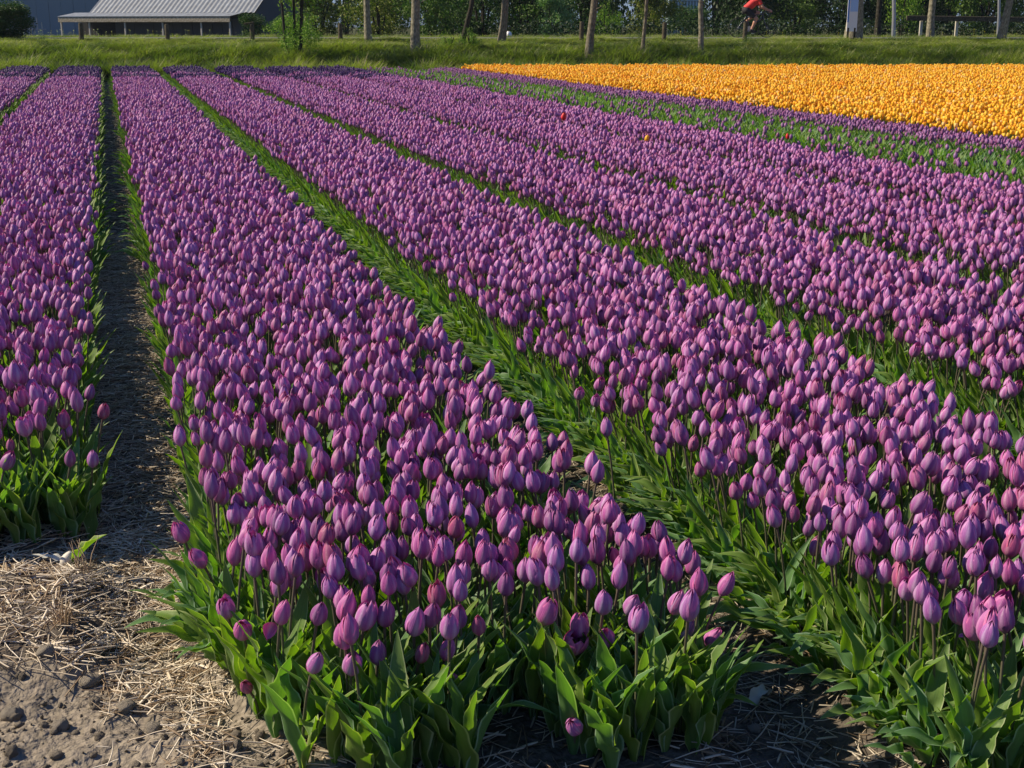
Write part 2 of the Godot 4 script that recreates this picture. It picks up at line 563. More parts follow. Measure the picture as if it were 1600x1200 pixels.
func make_tulips() -> void:
	var V := []       # interior variants
	var E := []       # edge variants
	var L := []       # leaves only, at the edge
	var tops := [0.45, 0.43, 0.44, 0.41, 0.38, 0.44, 0.46, 0.43, 0.45, 0.41]
	var kinds := [0, 1, 2, 3, 4, 5, 6, 8, 1, 2]
	kinds.append_array([7, 5]); tops.append_array([0.40, 0.42])
	for i in 12: V.append(bake(spec(tops[i], false, kinds[i]), M.petal_5))
	for i in 6: E.append(bake(spec([0.42, 0.40, 0.43, 0.38, 0.41, 0.36][i], true, [0, 2, 1, 3, 6, 5][i]), M.petal_5))
	for i in 5: L.append(bake(spec(0.0, true, -1), M.petal_5))
	for i in 4: L.append(bake(spec(0.0, false, -1), M.petal_5))
	# flowers that the photograph shows singly: x, t, top of flower, kind, scale, tone, what sets it apart
	var hand := [
		[1.31, 2.61, 0.28, 2, 0.95, 2, "short squat magenta tulip outermost at the bed's front corner by the leafy furrow"],
		[1.23, 2.61, 0.32, 0, 1.0, 0, "lilac tulip second from the furrow in the front row of the middle bed"],
		[1.34, 2.61, 0.42, 3, 1.0, 2, "slim tulip hanging over the furrow at the right corner of the middle bed"],
		[0.91, 2.45, 0.20, 2, 0.9, 0, "lowest little round tulip, nearest to the lens, alone among leaves"],
		[0.95, 2.61, 0.34, 7, 1.1, 2, "wide open magenta tulip with loosened petals in the front row"],
		[0.88, 2.61, 0.42, 5, 1.12, 2, "big magenta tulip tilted left behind the wide open one"],
		[0.97, 2.61, 0.37, 5, 1.05, 2, "half open magenta tulip close on the right of the wide open one"],
		[0.66, 2.60, 0.28, 3, 0.95, 4, "single slim pinkish bud low above the front leaves of the middle bed"],
		[0.33, 2.60, 0.37, 0, 0.9, 0, "small purple tulip by itself low at the front left of the middle bed"],
		[0.21, 2.85, 0.20, 4, 0.95, 4, "tiny reddish tulip lowest above the sand at the bed corner"],
		[0.21, 2.89, 0.34, 2, 1.05, 2, "plump magenta tulip leaning out over the straw beside the path"],
		[0.18, 2.97, 0.36, 5, 1.0, 0, "plump tulip leaning out to the straw, one behind the outermost"],
		[0.58, 2.61, 0.35, 3, 0.9, 4, "slim mauve bud in the front row left of the slim pinkish bud"],
		[0.64, 2.61, 0.35, 3, 0.95, 2, "slim upright tulip directly above the slim pinkish bud"],
		[0.48, 2.60, 0.37, 0, 0.95, 3, "dark purple tulip in the front row near a plump cluster of three"],
		[0.42, 2.60, 0.36, 5, 1.0, 0, "broad tulip facing left, lowest of a plump front cluster"],
		[0.41, 2.61, 0.42, 2, 1.1, 2, "magenta tulip on the left of a plump front cluster"],
		[0.46, 2.66, 0.44, 5, 1.1, 0, "large tulip in the middle of a plump front cluster"],
		[0.51, 2.66, 0.44, 0, 1.05, 3, "purple tulip on the right of a plump front cluster"],
		[0.36, 2.70, 0.44, 0, 0.95, 3, "deep purple upright tulip above the small single one at front left"],
		[0.28, 2.73, 0.44, 3, 1.0, 2, "narrow leaning magenta tulip near the straw corner"],
		[1.04, 2.60, 0.32, 2, 0.95, 2, "round rosy tulip low in front, right of the wide open one"],
		[1.13, 2.62, 0.33, 0, 0.95, 3, "dim purple tulip low in the front row between round rosy one and corner"],
		[1.03, 2.61, 0.42, 0, 1.05, 1, "pale lilac tulip standing above the round rosy one"],
		[1.10, 2.62, 0.40, 0, 1.0, 0, "tulip with lit left cheek in the second row toward the furrow corner"],
		[1.21, 2.60, 0.40, 1, 1.0, 0, "tall egg shaped tulip above the lilac one at the furrow corner"],
		[0.67, 2.62, 0.42, 2, 1.0, 3, "dark round tulip above leaves in the centre of the front row"],
		[0.61, 2.63, 0.44, 1, 1.0, 3, "tall dark tulip behind the pale one at the front centre"],
		[0.57, 2.62, 0.44, 6, 1.1, 1, "pale grey lilac long tulip at the front centre of the middle bed"],
		[0.72, 2.60, 0.40, 3, 0.85, 4, "slanting little bud above a bright leaf in the front row"],
		[0.10, 3.29, 0.44, 2, 1.05, 2, "deep magenta tulip leaning farthest out over the dark path"],
		[0.14, 3.17, 0.41, 2, 1.0, 2, "magenta tulip leaning over the path just in front of the farthest one"],
		[-0.15, 4.26, 0.35, 0, 0.95, 1, "bluish purple tulip low at the front corner of the left bed"],
		[-0.22, 4.25, 0.36, 3, 0.95, 3, "dull slim bud beside the bluish tulip at the left bed's corner"],
		[-0.11, 4.49, 0.44, 2, 0.95, 4, "small red purple tulip standing out over the path from the left bed"],
		[1.51, 3.82, 0.44, 0, 1.0, 0, "single tulip bending out over the leafy furrow at half its length"],
		[1.69, 3.34, 0.44, 2, 1.0, 2, "tulip outermost on the furrow side of the right bed, farther up"],
		[1.72, 2.72, 0.44, 0, 1.0, 0, "tulip standing clear above furrow leaves at the edge of the right bed"],
		[1.71, 2.55, 0.44, 2, 1.0, 3, "squat dark tulip overhanging the furrow leaves on a bare stem"],
		[1.74, 2.42, 0.44, 5, 1.0, 0, "leaning purple tulip on the furrow edge of the right bed"],
		[1.76, 2.36, 0.44, 2, 0.95, 3, "short dim tulip hanging forward at the furrow edge of the right bed"],
		[1.79, 2.28, 0.44, 1, 1.0, 0, "egg shaped tulip near the frame's edge in the front of the right bed"],
		[1.77, 2.20, 0.44, 5, 1.05, 2, "broad magenta tulip lowest at the frame's edge in the right bed"],
		[1.90, 2.26, 0.44, 6, 1.0, 1, "long pale tulip at the frame's edge behind the broad magenta one"],
	]
	var taken := []
	for q in hand:
		var s := spec(q[2], q[0] > 1.3 or rng.randf() < 0.25, q[3], q[4])
		var k := floori((q[0] + 0.06) / 1.5)
		var out := -PI / 2
		if q[0] < 0.2 and k == 0: out = -2.4
		elif q[0] > 1.2 and q[0] < 1.5: out = -0.7
		elif k == 1: out = PI
		elif k == -1: out = -0.6
		s.lean = Vector2(rf(0.03, 0.07), rf(-0.025, 0.025))
		var off := Basis(Vector3.UP, out) * Vector3(s.lean.x, 0, s.lean.y)
		var b := Vector3(q[0], 0, -q[1]) - off
		b.y = land(b.x, b.z) - 0.01
		s.stem -= b.y
		tulip("tulip", s, q[5], q[6], "purple tulips", b, out)
		taken.append(Vector2(q[0], q[1]))
	# every other plant of the field
	var cand := []      # nearest ones become objects of their own
	var far_rng := 0
	for k in range(-5, 7):
		var x0 := gap_at(k) + (0.20 if k != 0 else 0.24)
		var x1 := gap_at(k + 1) - (0.18 if k != -1 else 0.15)
		if k == 1: x0 = gap_at(1) + 0.26
		if k == 2: x0 = gap_at(2) + 0.26
		if k == 3: x0 = gap_at(3) + 0.23
		if k == 0: x1 = gap_at(1) - 0.105
		var green := k == 5
		var yellowish := k <= -3
		var t := 1.9 if k >= 0 else 3.9
		while t < 45.0:
			var step := 0.060
			var ncol := 20
			for ci in ncol:
				var x := lerpf(x0, x1, (ci + 0.5) / ncol) + rf(-0.034, 0.034)
				var tt := t + rf(-0.034, 0.034)
				var far := far_of(x, -tt)
				if far > 40.7 + rf(-0.15, 0.15): continue
				var front := bed_front(k, x)
				if tt < front: continue
				if k == 0 and x > gap_at(1) - 0.17 and tt > 3.1: continue
				var px := seen(x, tt, 0.4)
				if px.x < -900 or px.x > 2100: continue
				var edge := 0
				if x - x0 < 0.10: edge = -1
				elif x1 - x < 0.10: edge = 1
				var at_front := tt - front < 0.13
				var turn := rf(0, TAU)
				if at_front and rng.randf() < 0.8:
					at_front = false
				if at_front: turn = -PI / 2 + rf(-0.5, 0.5)
				elif edge: turn = (PI if edge < 0 else 0.0) + rf(-0.4, 0.4)
				if ((k == 0 and edge < 0) or (k == -1 and edge > 0) or (k == 0 and edge > 0 and tt < 5.0)): edge = 0
				var no_flower := (green and rng.randf() > 0.05 + 0.3 * smoothstep(0.2, 0.0, x - x0)) or yellowish or (k == 6 and x < x0 + 0.38 and rng.randf() < 0.88)
				if k == 0 and tt < 2.66 and rng.randf() < 0.8: no_flower = true
				if k <= -1 and tt < front + 0.2 and rng.randf() < 0.85: no_flower = true
				if rng.randf() < 0.03: no_flower = true
				if tt < 4.7 and not no_flower:
					var clash := false
					for q in taken:
						if q.distance_squared_to(Vector2(x, tt)) < 0.0022: clash = true
					if clash: continue
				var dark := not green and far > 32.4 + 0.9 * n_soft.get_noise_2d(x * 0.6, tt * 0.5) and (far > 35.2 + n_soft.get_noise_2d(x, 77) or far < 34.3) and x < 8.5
				# a bare hollow among the front plants
				if k == 0 and Vector2((x - 0.80) / 0.11, (tt - 2.54) / 0.17).length() < 1.0: continue
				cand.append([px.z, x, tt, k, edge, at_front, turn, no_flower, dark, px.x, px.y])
			t += step
		# leafy fringe along both sides
		for side in [-1, 1]:
			if k == -1 and side > 0: t = bed_front(k, x0) + 0.25
			else: t = bed_front(k, x0)
			while t < 42.0:
				var x := (x0 - 0.02 if side < 0 else x1 + 0.02) + rf(-0.03, 0.03)
				var px := seen(x, t, 0.25)
				var wide: bool = (k == 0 and side < 0) or (k == -1 and side > 0)
				if k == 0 and side > 0 and t < 5.0: px.x = -999
				if far_of(x, -t) < 40.6 and px.x > -900 and px.x < 2100:
					if t >= bed_front(k, x) and not (wide and t < 9.0 and not (k == 0 and t < 3.7)) and not (wide and rng.randf() < (0.35 if t < 3.7 else 0.8)):
						cand.append([px.z, x, t, k, side, false, (PI if side < 0 else 0.0) + rf(-0.5, 0.5) + side * 0.35, true, false, px.x, px.y])
				t += rf(0.06, 0.11) if t < 16 else 0.16
	cand.sort_custom(func(a, b): return a[0] < b[0])
	var tone_words := ["purple", "pale lilac", "magenta", "deep purple", "rosy"]
	var kind_words := ["oval", "tall", "squat", "slim", "small", "opening", "long"]
	var beds := {}
	var made := 0
	var budget := 298 - hand.size()
	for q in cand:
		var x: float = q[1]
		var tt: float = q[2]
		var k: int = q[3]
		var at := Vector3(x, land(x, -tt) - 0.012, -tt)
		if made < budget and q[9] > -15 and q[9] < 1615 and q[10] < 1215:
			made += 1
			var fk: int = [0, 1, 2, 3, 5, 6, 0, 1, 4, 2][rng.randi_range(0, 9)]
			var edge: bool = q[4] != 0 or q[5]
			var s := spec(rf(0.38, 0.46), edge and q[4] != 0, -1 if q[7] else fk, rf(0.92, 1.08))
			var tone: int = [0, 0, 0, 1, 1, 2, 2, 3, 3, 4][rng.randi_range(0, 9)]
			var back := tt - bed_front(k, x)
			var across := (x - gap_at(k)) / 1.5
			var zone := "%s on the %s" % ["in front" if back < 0.12 else ("near the front" if back < 0.3 else ("a bit back" if back < 0.6 else "farther back")), "left side" if across < 0.28 else ("left half" if across < 0.5 else ("right half" if across < 0.73 else "right side"))]
			var label: String
			if q[7]:
				label = "%s flowerless %s leaved tulip, %s of %s" % [["broad", "wavy", "upright", "spreading"][s.leaves[0].i % 4], ["three", "four"][s.leaves.size() - 3], zone, bed_words[k]]
			else:
				var dir := Basis(Vector3.UP, q[6]) * Vector3(s.lean.x, 0, s.lean.y)
				var lr := dir.dot(R)
				label = "%s%s %s tulip %s, %s of %s" % ["smallish " if s.fs < 0.965 else ("biggish " if s.fs > 1.035 else ""), tone_words[tone], kind_words[fk], "leaning left" if lr < -0.014 else ("leaning right" if lr > 0.014 else "upright"), zone, bed_words[k]]
				if label.split(" ").size() > 16: label = label.substr(label.find(" ") + 1)
			tulip("tulip", s, tone, label, "purple tulips" if not q[7] else "flowerless tulip plants", at, q[6])
			continue
		if not beds.has(k): beds[k] = {}
		var mi: String
		if q[7]: mi = "L%d" % (rng.randi_range(0, 4) if q[4] != 0 else rng.randi_range(5, 8))
		elif q[4] != 0 or q[5]: mi = "E%d" % rng.randi_range(0, 5)
		else: mi = "V%d" % (rng.randi_range(0, 9) if rng.randf() < 0.93 else rng.randi_range(10, 11))
		if not beds[k].has(mi): beds[k][mi] = [[], []]
		var sc := rf(0.86, 1.03) * (1.0 + 0.06 * n_soft.get_noise_2d(x * 4, tt * 4))
		if k == 5 and q[7]: sc *= 1.26
		if k == 6: sc *= 1.2 if q[7] else 0.9
		if k == 4 and x > 6.9: sc *= 0.92
		var up := Basis(Vector3(rf(-1, 1), 0, rf(-1, 1)).normalized(), rf(0, 0.16))
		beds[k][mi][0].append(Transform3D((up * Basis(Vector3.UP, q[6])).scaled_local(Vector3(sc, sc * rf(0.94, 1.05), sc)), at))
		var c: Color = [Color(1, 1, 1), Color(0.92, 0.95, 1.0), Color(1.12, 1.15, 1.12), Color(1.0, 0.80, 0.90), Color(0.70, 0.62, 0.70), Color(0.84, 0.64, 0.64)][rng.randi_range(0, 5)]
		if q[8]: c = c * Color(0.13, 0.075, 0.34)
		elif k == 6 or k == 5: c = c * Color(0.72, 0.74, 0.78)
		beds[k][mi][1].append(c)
	var bed_label := {-5: "outermost leafy tulip bed beyond the left frame edge", -4: "second leafy tulip bed beyond the left frame edge", -3: "yellow green leafy strip at the far left end of the field", -2: "purple tulip bed cut off at the left frame edge", -1: "purple tulips of the bed left of the dark straw path", 0: "purple tulips of the middle bed between straw path and leafy furrow", 1: "purple tulips of the bed right of the leafy furrow", 2: "purple tulips of the second bed right of the leafy furrow", 3: "purple tulips of the third bed right of the leafy furrow", 4: "purple tulips of the bed bordering the green strip of picked tulips", 5: "green bed of picked tulips with few purple blooms left", 6: "narrow purple strip of tulips between green bed and orange field"}
	for k in beds:
		var o := thing("tulip_bed", bed_label[k], "tulip bed", Vector3.ZERO, 0.0, "tulip beds")
		o.set_meta("kind", "stuff")
		for key in beds[k]:
			var i := int(key.substr(1))
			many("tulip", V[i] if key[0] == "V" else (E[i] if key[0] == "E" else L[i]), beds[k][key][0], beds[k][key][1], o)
	# orange field
	var O := []
	for i in 4:
		var s := spec([0.46, 0.44, 0.47, 0.43][i], false, [7, 5, 7, 8][i], 0.9)
		O.append(bake(s, M.orange_petal))
	var ox := [[], [], [], []]
	var oc := [[], [], [], []]
	var t := 8.0
	while t < 42.0:
		var x := gap_at(7) + 0.02
		while x < 31.0:
			var xx := x + rf(-0.04, 0.04)
			var tt := t + rf(-0.04, 0.04)
			var px := seen(xx, tt, 0.4)
			if px.x < 1950 and far_of(xx, -tt) < 40.6 + 0.12 * sin(xx * 1.3):
				var i := rng.randi_range(0, 3)
				var sc := rf(0.88, 1.1)
				ox[i].append(Transform3D(Basis(Vector3.UP, rf(0, TAU)).scaled_local(Vector3(sc, sc, sc)), Vector3(xx, land(xx, -tt) - 0.01, -tt)))
				var w := rng.randf()
				var c := Color(1, 1, 1)
				if w < 0.15: c = Color(1.0, 0.80, 0.8)
				elif w < 0.40: c = Color(1.02, 1.25, 3.0)
				elif w < 0.46: c = Color(1.0, 1.25, 9.0)
				oc[i].append(c)
			x += 0.068
		t += 0.070
	var of := thing("orange_tulips", "dense field of orange yellow tulips below the grassy bank", "tulip field")
	of.set_meta("kind", "stuff")
	for i in 4: many("tulip", O[i], ox[i], oc[i], of)
	# strays
	for q in [["red_tulip", 5.5, 15.72, M.red_petal, "single bright red tulip standing in the purple beds"], ["orange_tulip", 5.56, 13.12, M.orange_petal, "lone orange tulip low among purple ones beyond the red tulip"], ["red_tulip", 7.48, 13.47, M.red_petal, "small orange red tulip at the edge of the green picked bed"]]:
		var s := spec(0.57 if q[0] == "red_tulip" and q[1] < 6 else 0.49, false, 5 if q[1] < 6 else 3, 1.5 if q[1] < 5.52 else 1.1)
		var o := thing(q[0], q[4], "tulip", Vector3(q[1], land(q[1], -q[2]), -q[2]))
		var st := Shape.new()
		st.tube(stem_points(s), [0.0044, 0.004, 0.0036, 0.0034, 0.0038], 6, false)
		part("stem", st.mesh(M.stem), o)
		var fl := part("flower", cup_meshes[s.flower], o, flower_xf(s), q[3])
		for m in petal_meshes[s.flower]: part("petal", m, fl, Transform3D.IDENTITY, q[3])
		for l in s.leaves: part("leaf", leaf_meshes[l.i], o, leaf_xf(l), M["leaf_%d" % l.m])

# ---------------------------------------------------------------- straw, clods and litter
func straw_shape(length: float, r: float) -> Shape:
	var pts := []
	var p := Vector3(-length / 2, 0, 0)
	var a := rf(-0.15, 0.15)
	for j in 5:
		pts.append(p)
		a += rf(-0.22, 0.22)
		p += Vector3(cos(a), rf(-0.05, 0.06), sin(a)) * length / 4
	var s := Shape.new()
	return s.tube(pts, [r * 0.9, r, r, r * 0.85, r * 0.5], 3, false)

func make_litter() -> void:
	var kinds := []
	for q in [[0.05, 0.0013], [0.08, 0.0015], [0.11, 0.0016], [0.15, 0.0018], [0.06, 0.0036]]: kinds.append(straw_shape(q[0], q[1]).mesh(M.straw))
	var xf := [[], [], [], [], []]
	var cl := [[], [], [], [], []]
	var lay := func(x: float, t: float, sc: float, tilt: float, dull: float) -> void:
		var i := rng.randi_range(0, 4)
		var y := land(x, -t) + rf(0.002, 0.014)
		var b := Basis(Vector3.UP, rf(0, TAU)) * Basis(Vector3(0, 0, 1), rf(-tilt, tilt))
		xf[i].append(Transform3D(b.scaled_local(Vector3(sc, sc, sc) * rf(0.7, 1.25)), Vector3(x, y, -t)))
		var c := Color(0.56, 0.47, 0.34).lerp(Color(0.74, 0.67, 0.55), rng.randf())
		if rng.randf() < 0.35: c = Color(0.26, 0.185, 0.11)
		c *= dull
		c.a = 1
		cl[i].append(c)
	# headland in front of the left bed and the mouth of the path
	for n in 15000:
		var x := rf(-1.5, 0.32)
		var t := rf(2.6, 4.35)
		var w := 0.62 + 0.7 * n_soft.get_noise_2d(x * 5, t * 5)
		if t < 3.3 and x < -0.14: w -= 0.75
		if t < 3.0: w -= 0.55
		if x > -0.14: w += 0.25
		if x > 0.16 and t < 3.1: w -= 0.6
		if rng.randf() < w: lay.call(x, t, 1.0, 0.22, 1.0)
	# chopped litter down the path
	var t := 3.6
	while t < 40.0:
		var near := t < 11.0
		for n in (190 if near else 30):
			lay.call(rf(-0.27, 0.15), t + rf(0, 0.1 if near else 0.2), 0.8 if near else 1.0, 0.2, 0.78)  # straw colour darkened to paint in the shade lying on the path
		t += 0.1 if near else 0.2
	# furrow between the middle and the right bed
	for n in 3200:
		lay.call(rf(1.22, 1.78), rf(1.9, 5.2), 0.85, 0.25, 0.7)
	for n in 1300:
		lay.call(rf(1.35, 1.62), rf(5.0, 16.0), 0.9, 0.2, 0.6)
	for n in 500:
		lay.call(rf(0.2, 1.3), rf(2.3, 2.9), 1.0, 0.25, 0.8)
	var so := thing("straw", "scattered dry straw on path and headland", "straw")
	so.set_meta("kind", "stuff")
	for i in 5: many("straw_blades", kinds[i], xf[i], cl[i], so)
	# stubble tufts that stand up from the mulch
	for q in [[-0.24, 3.46, "upright stubble tuft on the edge of the straw hump", 26], [-0.42, 3.62, "low stubble tuft on top of the straw hump", 14], [-0.2, 3.85, "thin straw tuft beside the loose bulb", 10], [1.5, 2.95, "dark stubble tuft in the leafy furrow", 16], [-0.62, 3.5, "small bent stubble tuft near the left frame edge", 12]]:
		var s := Shape.new()
		for i in q[3]:
			var p := Vector3(rf(-0.03, 0.03), 0, rf(-0.03, 0.03))
			var a := rf(0, TAU)
			var o := rf(0.1, 0.7)
			var l := rf(0.05, 0.12)
			var dir := Vector3(cos(a) * o, 1, sin(a) * o).normalized()
			s.col = Color(0.45, 0.34, 0.22).lerp(Color(0.25, 0.17, 0.11), rng.randf())
			s.tube([p, p + dir * l * 0.5, p + dir * l + Vector3(cos(a), -0.3, sin(a)) * l * 0.15], [0.002, 0.0017, 0.0008], 4, false)
		single("straw_tuft", s.mesh(M.straw), q[2], "straw tuft", Transform3D(Basis.IDENTITY, Vector3(q[0], land(q[0], -q[1]) - 0.005, -q[1])))
	# clods of dry soil
	var cm := []
	for i in 5:
		var s := Shape.new()
		var p := PackedVector3Array()
		var nz := FastNoiseLite.new()
		nz.seed = 40 + i; nz.frequency = 0.9
		for j in 9:
			for a in 13:
				var th := PI * j / 8.0
				var fi := TAU * (a % 12) / 12.0
				var dir := Vector3(sin(th) * cos(fi), -cos(th), -sin(th) * sin(fi))
				var r := 1.0 + 0.42 * nz.get_noise_3dv(dir * 1.4) + 0.25 * nz.get_noise_3dv(dir * 3.4)
				p.append(dir * r * Vector3(1, 0.68, 0.9))
		s.grid(p, 13, 9, PackedColorArray(), true)
		cm.append(s.mesh(M.clod))
	var cx := [[], [], [], [], []]
	var cc := [[], [], [], [], []]
	for n in 3000:
		var x := rf(-1.3, 0.35)
		var tt := rf(2.5, 3.6)
		if n > 2400: x = rf(1.2, 1.8); tt = rf(1.9, 4.0)
		elif rng.randf() > 0.55 + 1.2 * n_soft.get_noise_2d(x * 4 + 30, tt * 4) + (0.25 if tt < 3.2 else -0.45): continue
		var i := rng.randi_range(0, 4)
		var r := 0.003 + 0.014 * pow(rng.randf(), 4.0)
		cx[i].append(Transform3D(Basis(Vector3(rf(-1, 1), rf(-1, 1), rf(-1, 1)).normalized(), rf(0, TAU)).scaled_local(Vector3.ONE * r), Vector3(x, land(x, -tt) + r * 0.25, -tt)))
		cc[i].append(Color(0.42, 0.37, 0.30).lerp(Color(0.30, 0.26, 0.205), rng.randf()))
	var co := thing("soil_crumbs", "small crumbs of sandy soil on the headland", "soil crumbs")
	co.set_meta("kind", "stuff")
	for i in 5: many("crumbs", cm[i], cx[i], cc[i], co)
	var big := [[-0.17, 3.24, 0.030, "pale upright clod of soil at the edge of the straw hollow"], [-0.28, 3.34, 0.026, "dark rounded clod under the stubble tuft"], [-0.36, 3.14, 0.028, "flat clod on the bare sand at the lower left"], [-0.08, 3.05, 0.026, "rounded clod where straw meets bare sand"], [-0.02, 2.93, 0.022, "small clod near the sandy patch by the leaves"], [-0.46, 3.25, 0.028, "broad clod at the left frame edge"], [-0.24, 3.02, 0.024, "crumbly clod between two dark hollows of sand"], [1.42, 2.55, 0.018, "shaded clod beside the pale dry leaf in the furrow"]]
	for i in big.size():
		var q: Array = big[i]
		var o := single("soil_clod", cm[i % 5], q[3], "soil clod", Transform3D(Basis(Vector3.UP, i * 1.3).scaled_local(Vector3.ONE * q[2]), Vector3(q[0], land(q[0], -q[1]) + q[2] * 0.2, -q[1])))
		var m: StandardMaterial3D = M.clod.duplicate()
		m.albedo_color = lin(0.47, 0.42, 0.345)
		o.material_override = m
	# an uprooted bulb with its leaf
	var b := thing("uprooted_tulip", "pale uprooted bulb with a green and yellow leaf, lying at the path's mouth", "uprooted tulip", Vector3(-0.22, land(-0.22, -3.98) + 0.018, -3.98))
	var bs := Shape.new()
	var bp := []
	var br := []
	for j in 9:
		var v := j / 8.0
		bp.append(Vector3(-0.035 + 0.075 * v, 0.004 + 0.012 * v, 0))
		br.append(0.021 * pow(sin(PI * clampf(v * 0.9 + 0.04, 0, 1)), 0.7))
	bs.tube(bp, br, 10)
	part("bulb", bs.mesh(M.bulb), b, Transform3D(Basis(Vector3(0, 0, 1), 0.9), Vector3(-0.02, 0, 0)))
	var bl := leaf_shape(0.15, 0.026, 0.6, 0.5, 0.3, 0.7)
	part("leaf", bl.mesh(M.leaf_2), b, Transform3D(Basis(Vector3.UP, -0.3), Vector3(0.0, 0.0, 0.0)))
	var bl2 := leaf_shape(0.11, 0.018, 1.3, 0.2, 0.3, 0.3)
	part("leaf", bl2.mesh(M.dry_leaf), b, Transform3D(Basis(Vector3.UP, 2.7), Vector3(-0.03, 0.01, 0.0)))
	# a bleached dead leaf in the furrow
	var dl := leaf_shape(0.12, 0.022, 0.2, 2.9, 0.5, 1.1, 14, 6)
	single("dead_leaf", dl.mesh(M.dry_leaf), "bleached curled dead leaf on the dark soil of the furrow", "dead leaf", Transform3D(Basis(Vector3.UP, 0.5).scaled_local(Vector3(0.72, 0.6, 0.8)), Vector3(1.47, land(1.5, -2.62) + 0.012, -2.64)))
	# loose petals
	for q in [[0.94, 0.25, 2.57, 1.5, "loose pink petal hanging below the wide open tulip"], [0.27, 0.32, 2.80, 1.7, "loose pink petal hanging beside the leaning magenta tulip"], [1.89, 0.24, 2.36, 0.3, "fallen pink petal caught on leaves near the frame's edge"]]:
		var ps := petal_shape(0.05, 0.02, 0.0, true, 0.3, 6, 8)
		var m: StandardMaterial3D = M.petal_2
		single("loose_petal", ps.mesh(m), q[4], "petal", Transform3D(Basis(Vector3(0, 0, 1), PI * 0.9 if q[3] > 1 else 1.3) * Basis(Vector3.UP, q[3]), Vector3(q[0], q[1] + 0.02, -q[2])))

# ---------------------------------------------------------------- the bank
func make_bank() -> void:
	var tufts := []
	for i in 4:
		var s := Shape.new()
		for b in 16:
			var a := rf(0, TAU)
			var o := rf(0.05, 0.55)
			var l := rf(0.45, 1.0)
			var base := Vector3(rf(-0.12, 0.12), 0, rf(-0.12, 0.12))
			var w := Vector3(-sin(a), 0, cos(a)) * rf(0.006, 0.013)
			var dir := Vector3(cos(a) * o, 1, sin(a) * o).normalized()
			var m := base + dir * l * 0.55
			var e := base + dir * l + Vector3(cos(a), -0.25, sin(a)) * l * 0.16
			var p := PackedVector3Array([base - w, base + w, m - w * 0.9, m + w * 0.9, e - w * 0.1, e + w * 0.1])
			s.grid(p, 2, 3)
		tufts.append(s.mesh(M.grass))
	var xf := [[], [], [], []]
	var cl := [[], [], [], []]
	for n in 60000:
		var u := rf(-31, 31)
		var d := rf(40.75, 46.45) if n < 50000 else rf(48.8, 58.0)
		var p := ud(u, d)
		var a := n_soft.get_noise_2d(u * 1.3, d * 2.0)
		var bnk := smoothstep(45.2, 42.5, d)
		var hgt := lerpf(0.16, 0.46, bnk) * rf(0.6, 1.35) * (1.0 + 0.9 * a)
		if d > 48.0: hgt *= 0.9
		elif d > 45.6: hgt *= 0.8
		var i := rng.randi_range(0, 3)
		p.y = land(p.x, p.z) - 0.02
		xf[i].append(Transform3D(Basis(Vector3.UP, rf(0, TAU)).scaled_local(Vector3(0.7 + hgt, hgt, 0.7 + hgt)), p))
		var c := Color(0.17, 0.22, 0.06).lerp(Color(0.36, 0.37, 0.14), clampf(0.5 + a, 0, 1)).lerp(Color(0.09, 0.135, 0.045), clampf(0.45 + 1.6 * n_soft.get_noise_2d(u * 0.8 + 50, d * 1.4), 0, 1) * 0.8)
		if d > 44.6 and d < 47: c = c.lerp(Color(0.44, 0.43, 0.24), 0.6)
		if rng.randf() < 0.07: c = Color(0.34, 0.29, 0.18)
		cl[i].append(c)
	var o := thing("grass", "tall green grass on the bank between tulips and cycle path", "grass")
	o.set_meta("kind", "stuff")
	for i in 4: many("grass_tufts", tufts[i], xf[i], cl[i], o)
	var wx := []
	var wc := []
	for n in 170:
		var p := ud(rf(-24, 26), rf(41.1, 45.6))
		p.y = land(p.x, p.z) + 0.05
		var w := rf(0.22, 0.6)
		wx.append(Transform3D(Basis(Vector3.UP, rf(0, TAU)).scaled_local(Vector3(w, w * rf(0.5, 0.95), w)), p))
		wc.append(Color(0.6, 0.75, 0.6) if rng.randf() < 0.6 else Color(1.3, 1.3, 0.9))
	var wo := thing("weeds", "patches of broad leaved weeds in the bank grass", "weeds")
	wo.set_meta("kind", "stuff")
	many("weed_patches", crowns[0], wx, wc, wo)
	# white and yellow meadow flowers
	var fs := Shape.new()
	fs.tube([Vector3(0, 0, 0), Vector3(0.01, 0.3, 0), Vector3(0, 0.46, 0.01)], [0.004, 0.003, 0.003], 3, false)
	for k in 6:
		var a := k * 1.05
		fs.quad(Vector3(0, 0.47, 0), Vector3(cos(a) * 0.035, 0.475, sin(a) * 0.035), Vector3(cos(a + .5) * 0.04, 0.49, sin(a + .5) * 0.04), Vector3(cos(a + 1) * 0.03, 0.475, sin(a + 1) * 0.03))
	var fx := []
	var fc := []
	for n in 260:
		var u := rf(-22, 22)
		var d := rf(43.0, 46.5) if n < 110 else rf(49.0, 54.0)
		var p := ud(u, d)
		p.y = land(p.x, p.z)
		fx.append(Transform3D(Basis(Vector3.UP, rf(0, TAU)).scaled_local(Vector3.ONE * rf(0.4, 0.75)), p))
		fc.append(Color(0.75, 0.75, 0.68) if rng.randf() < 0.75 else Color(0.75, 0.6, 0.04))
	var fo := thing("meadow_flowers", "small white and yellow meadow flowers in the bank grass", "meadow flowers")
	fo.set_meta("kind", "stuff")
	many("meadow_flowers", fs.mesh(M.grass), fx, fc, fo)

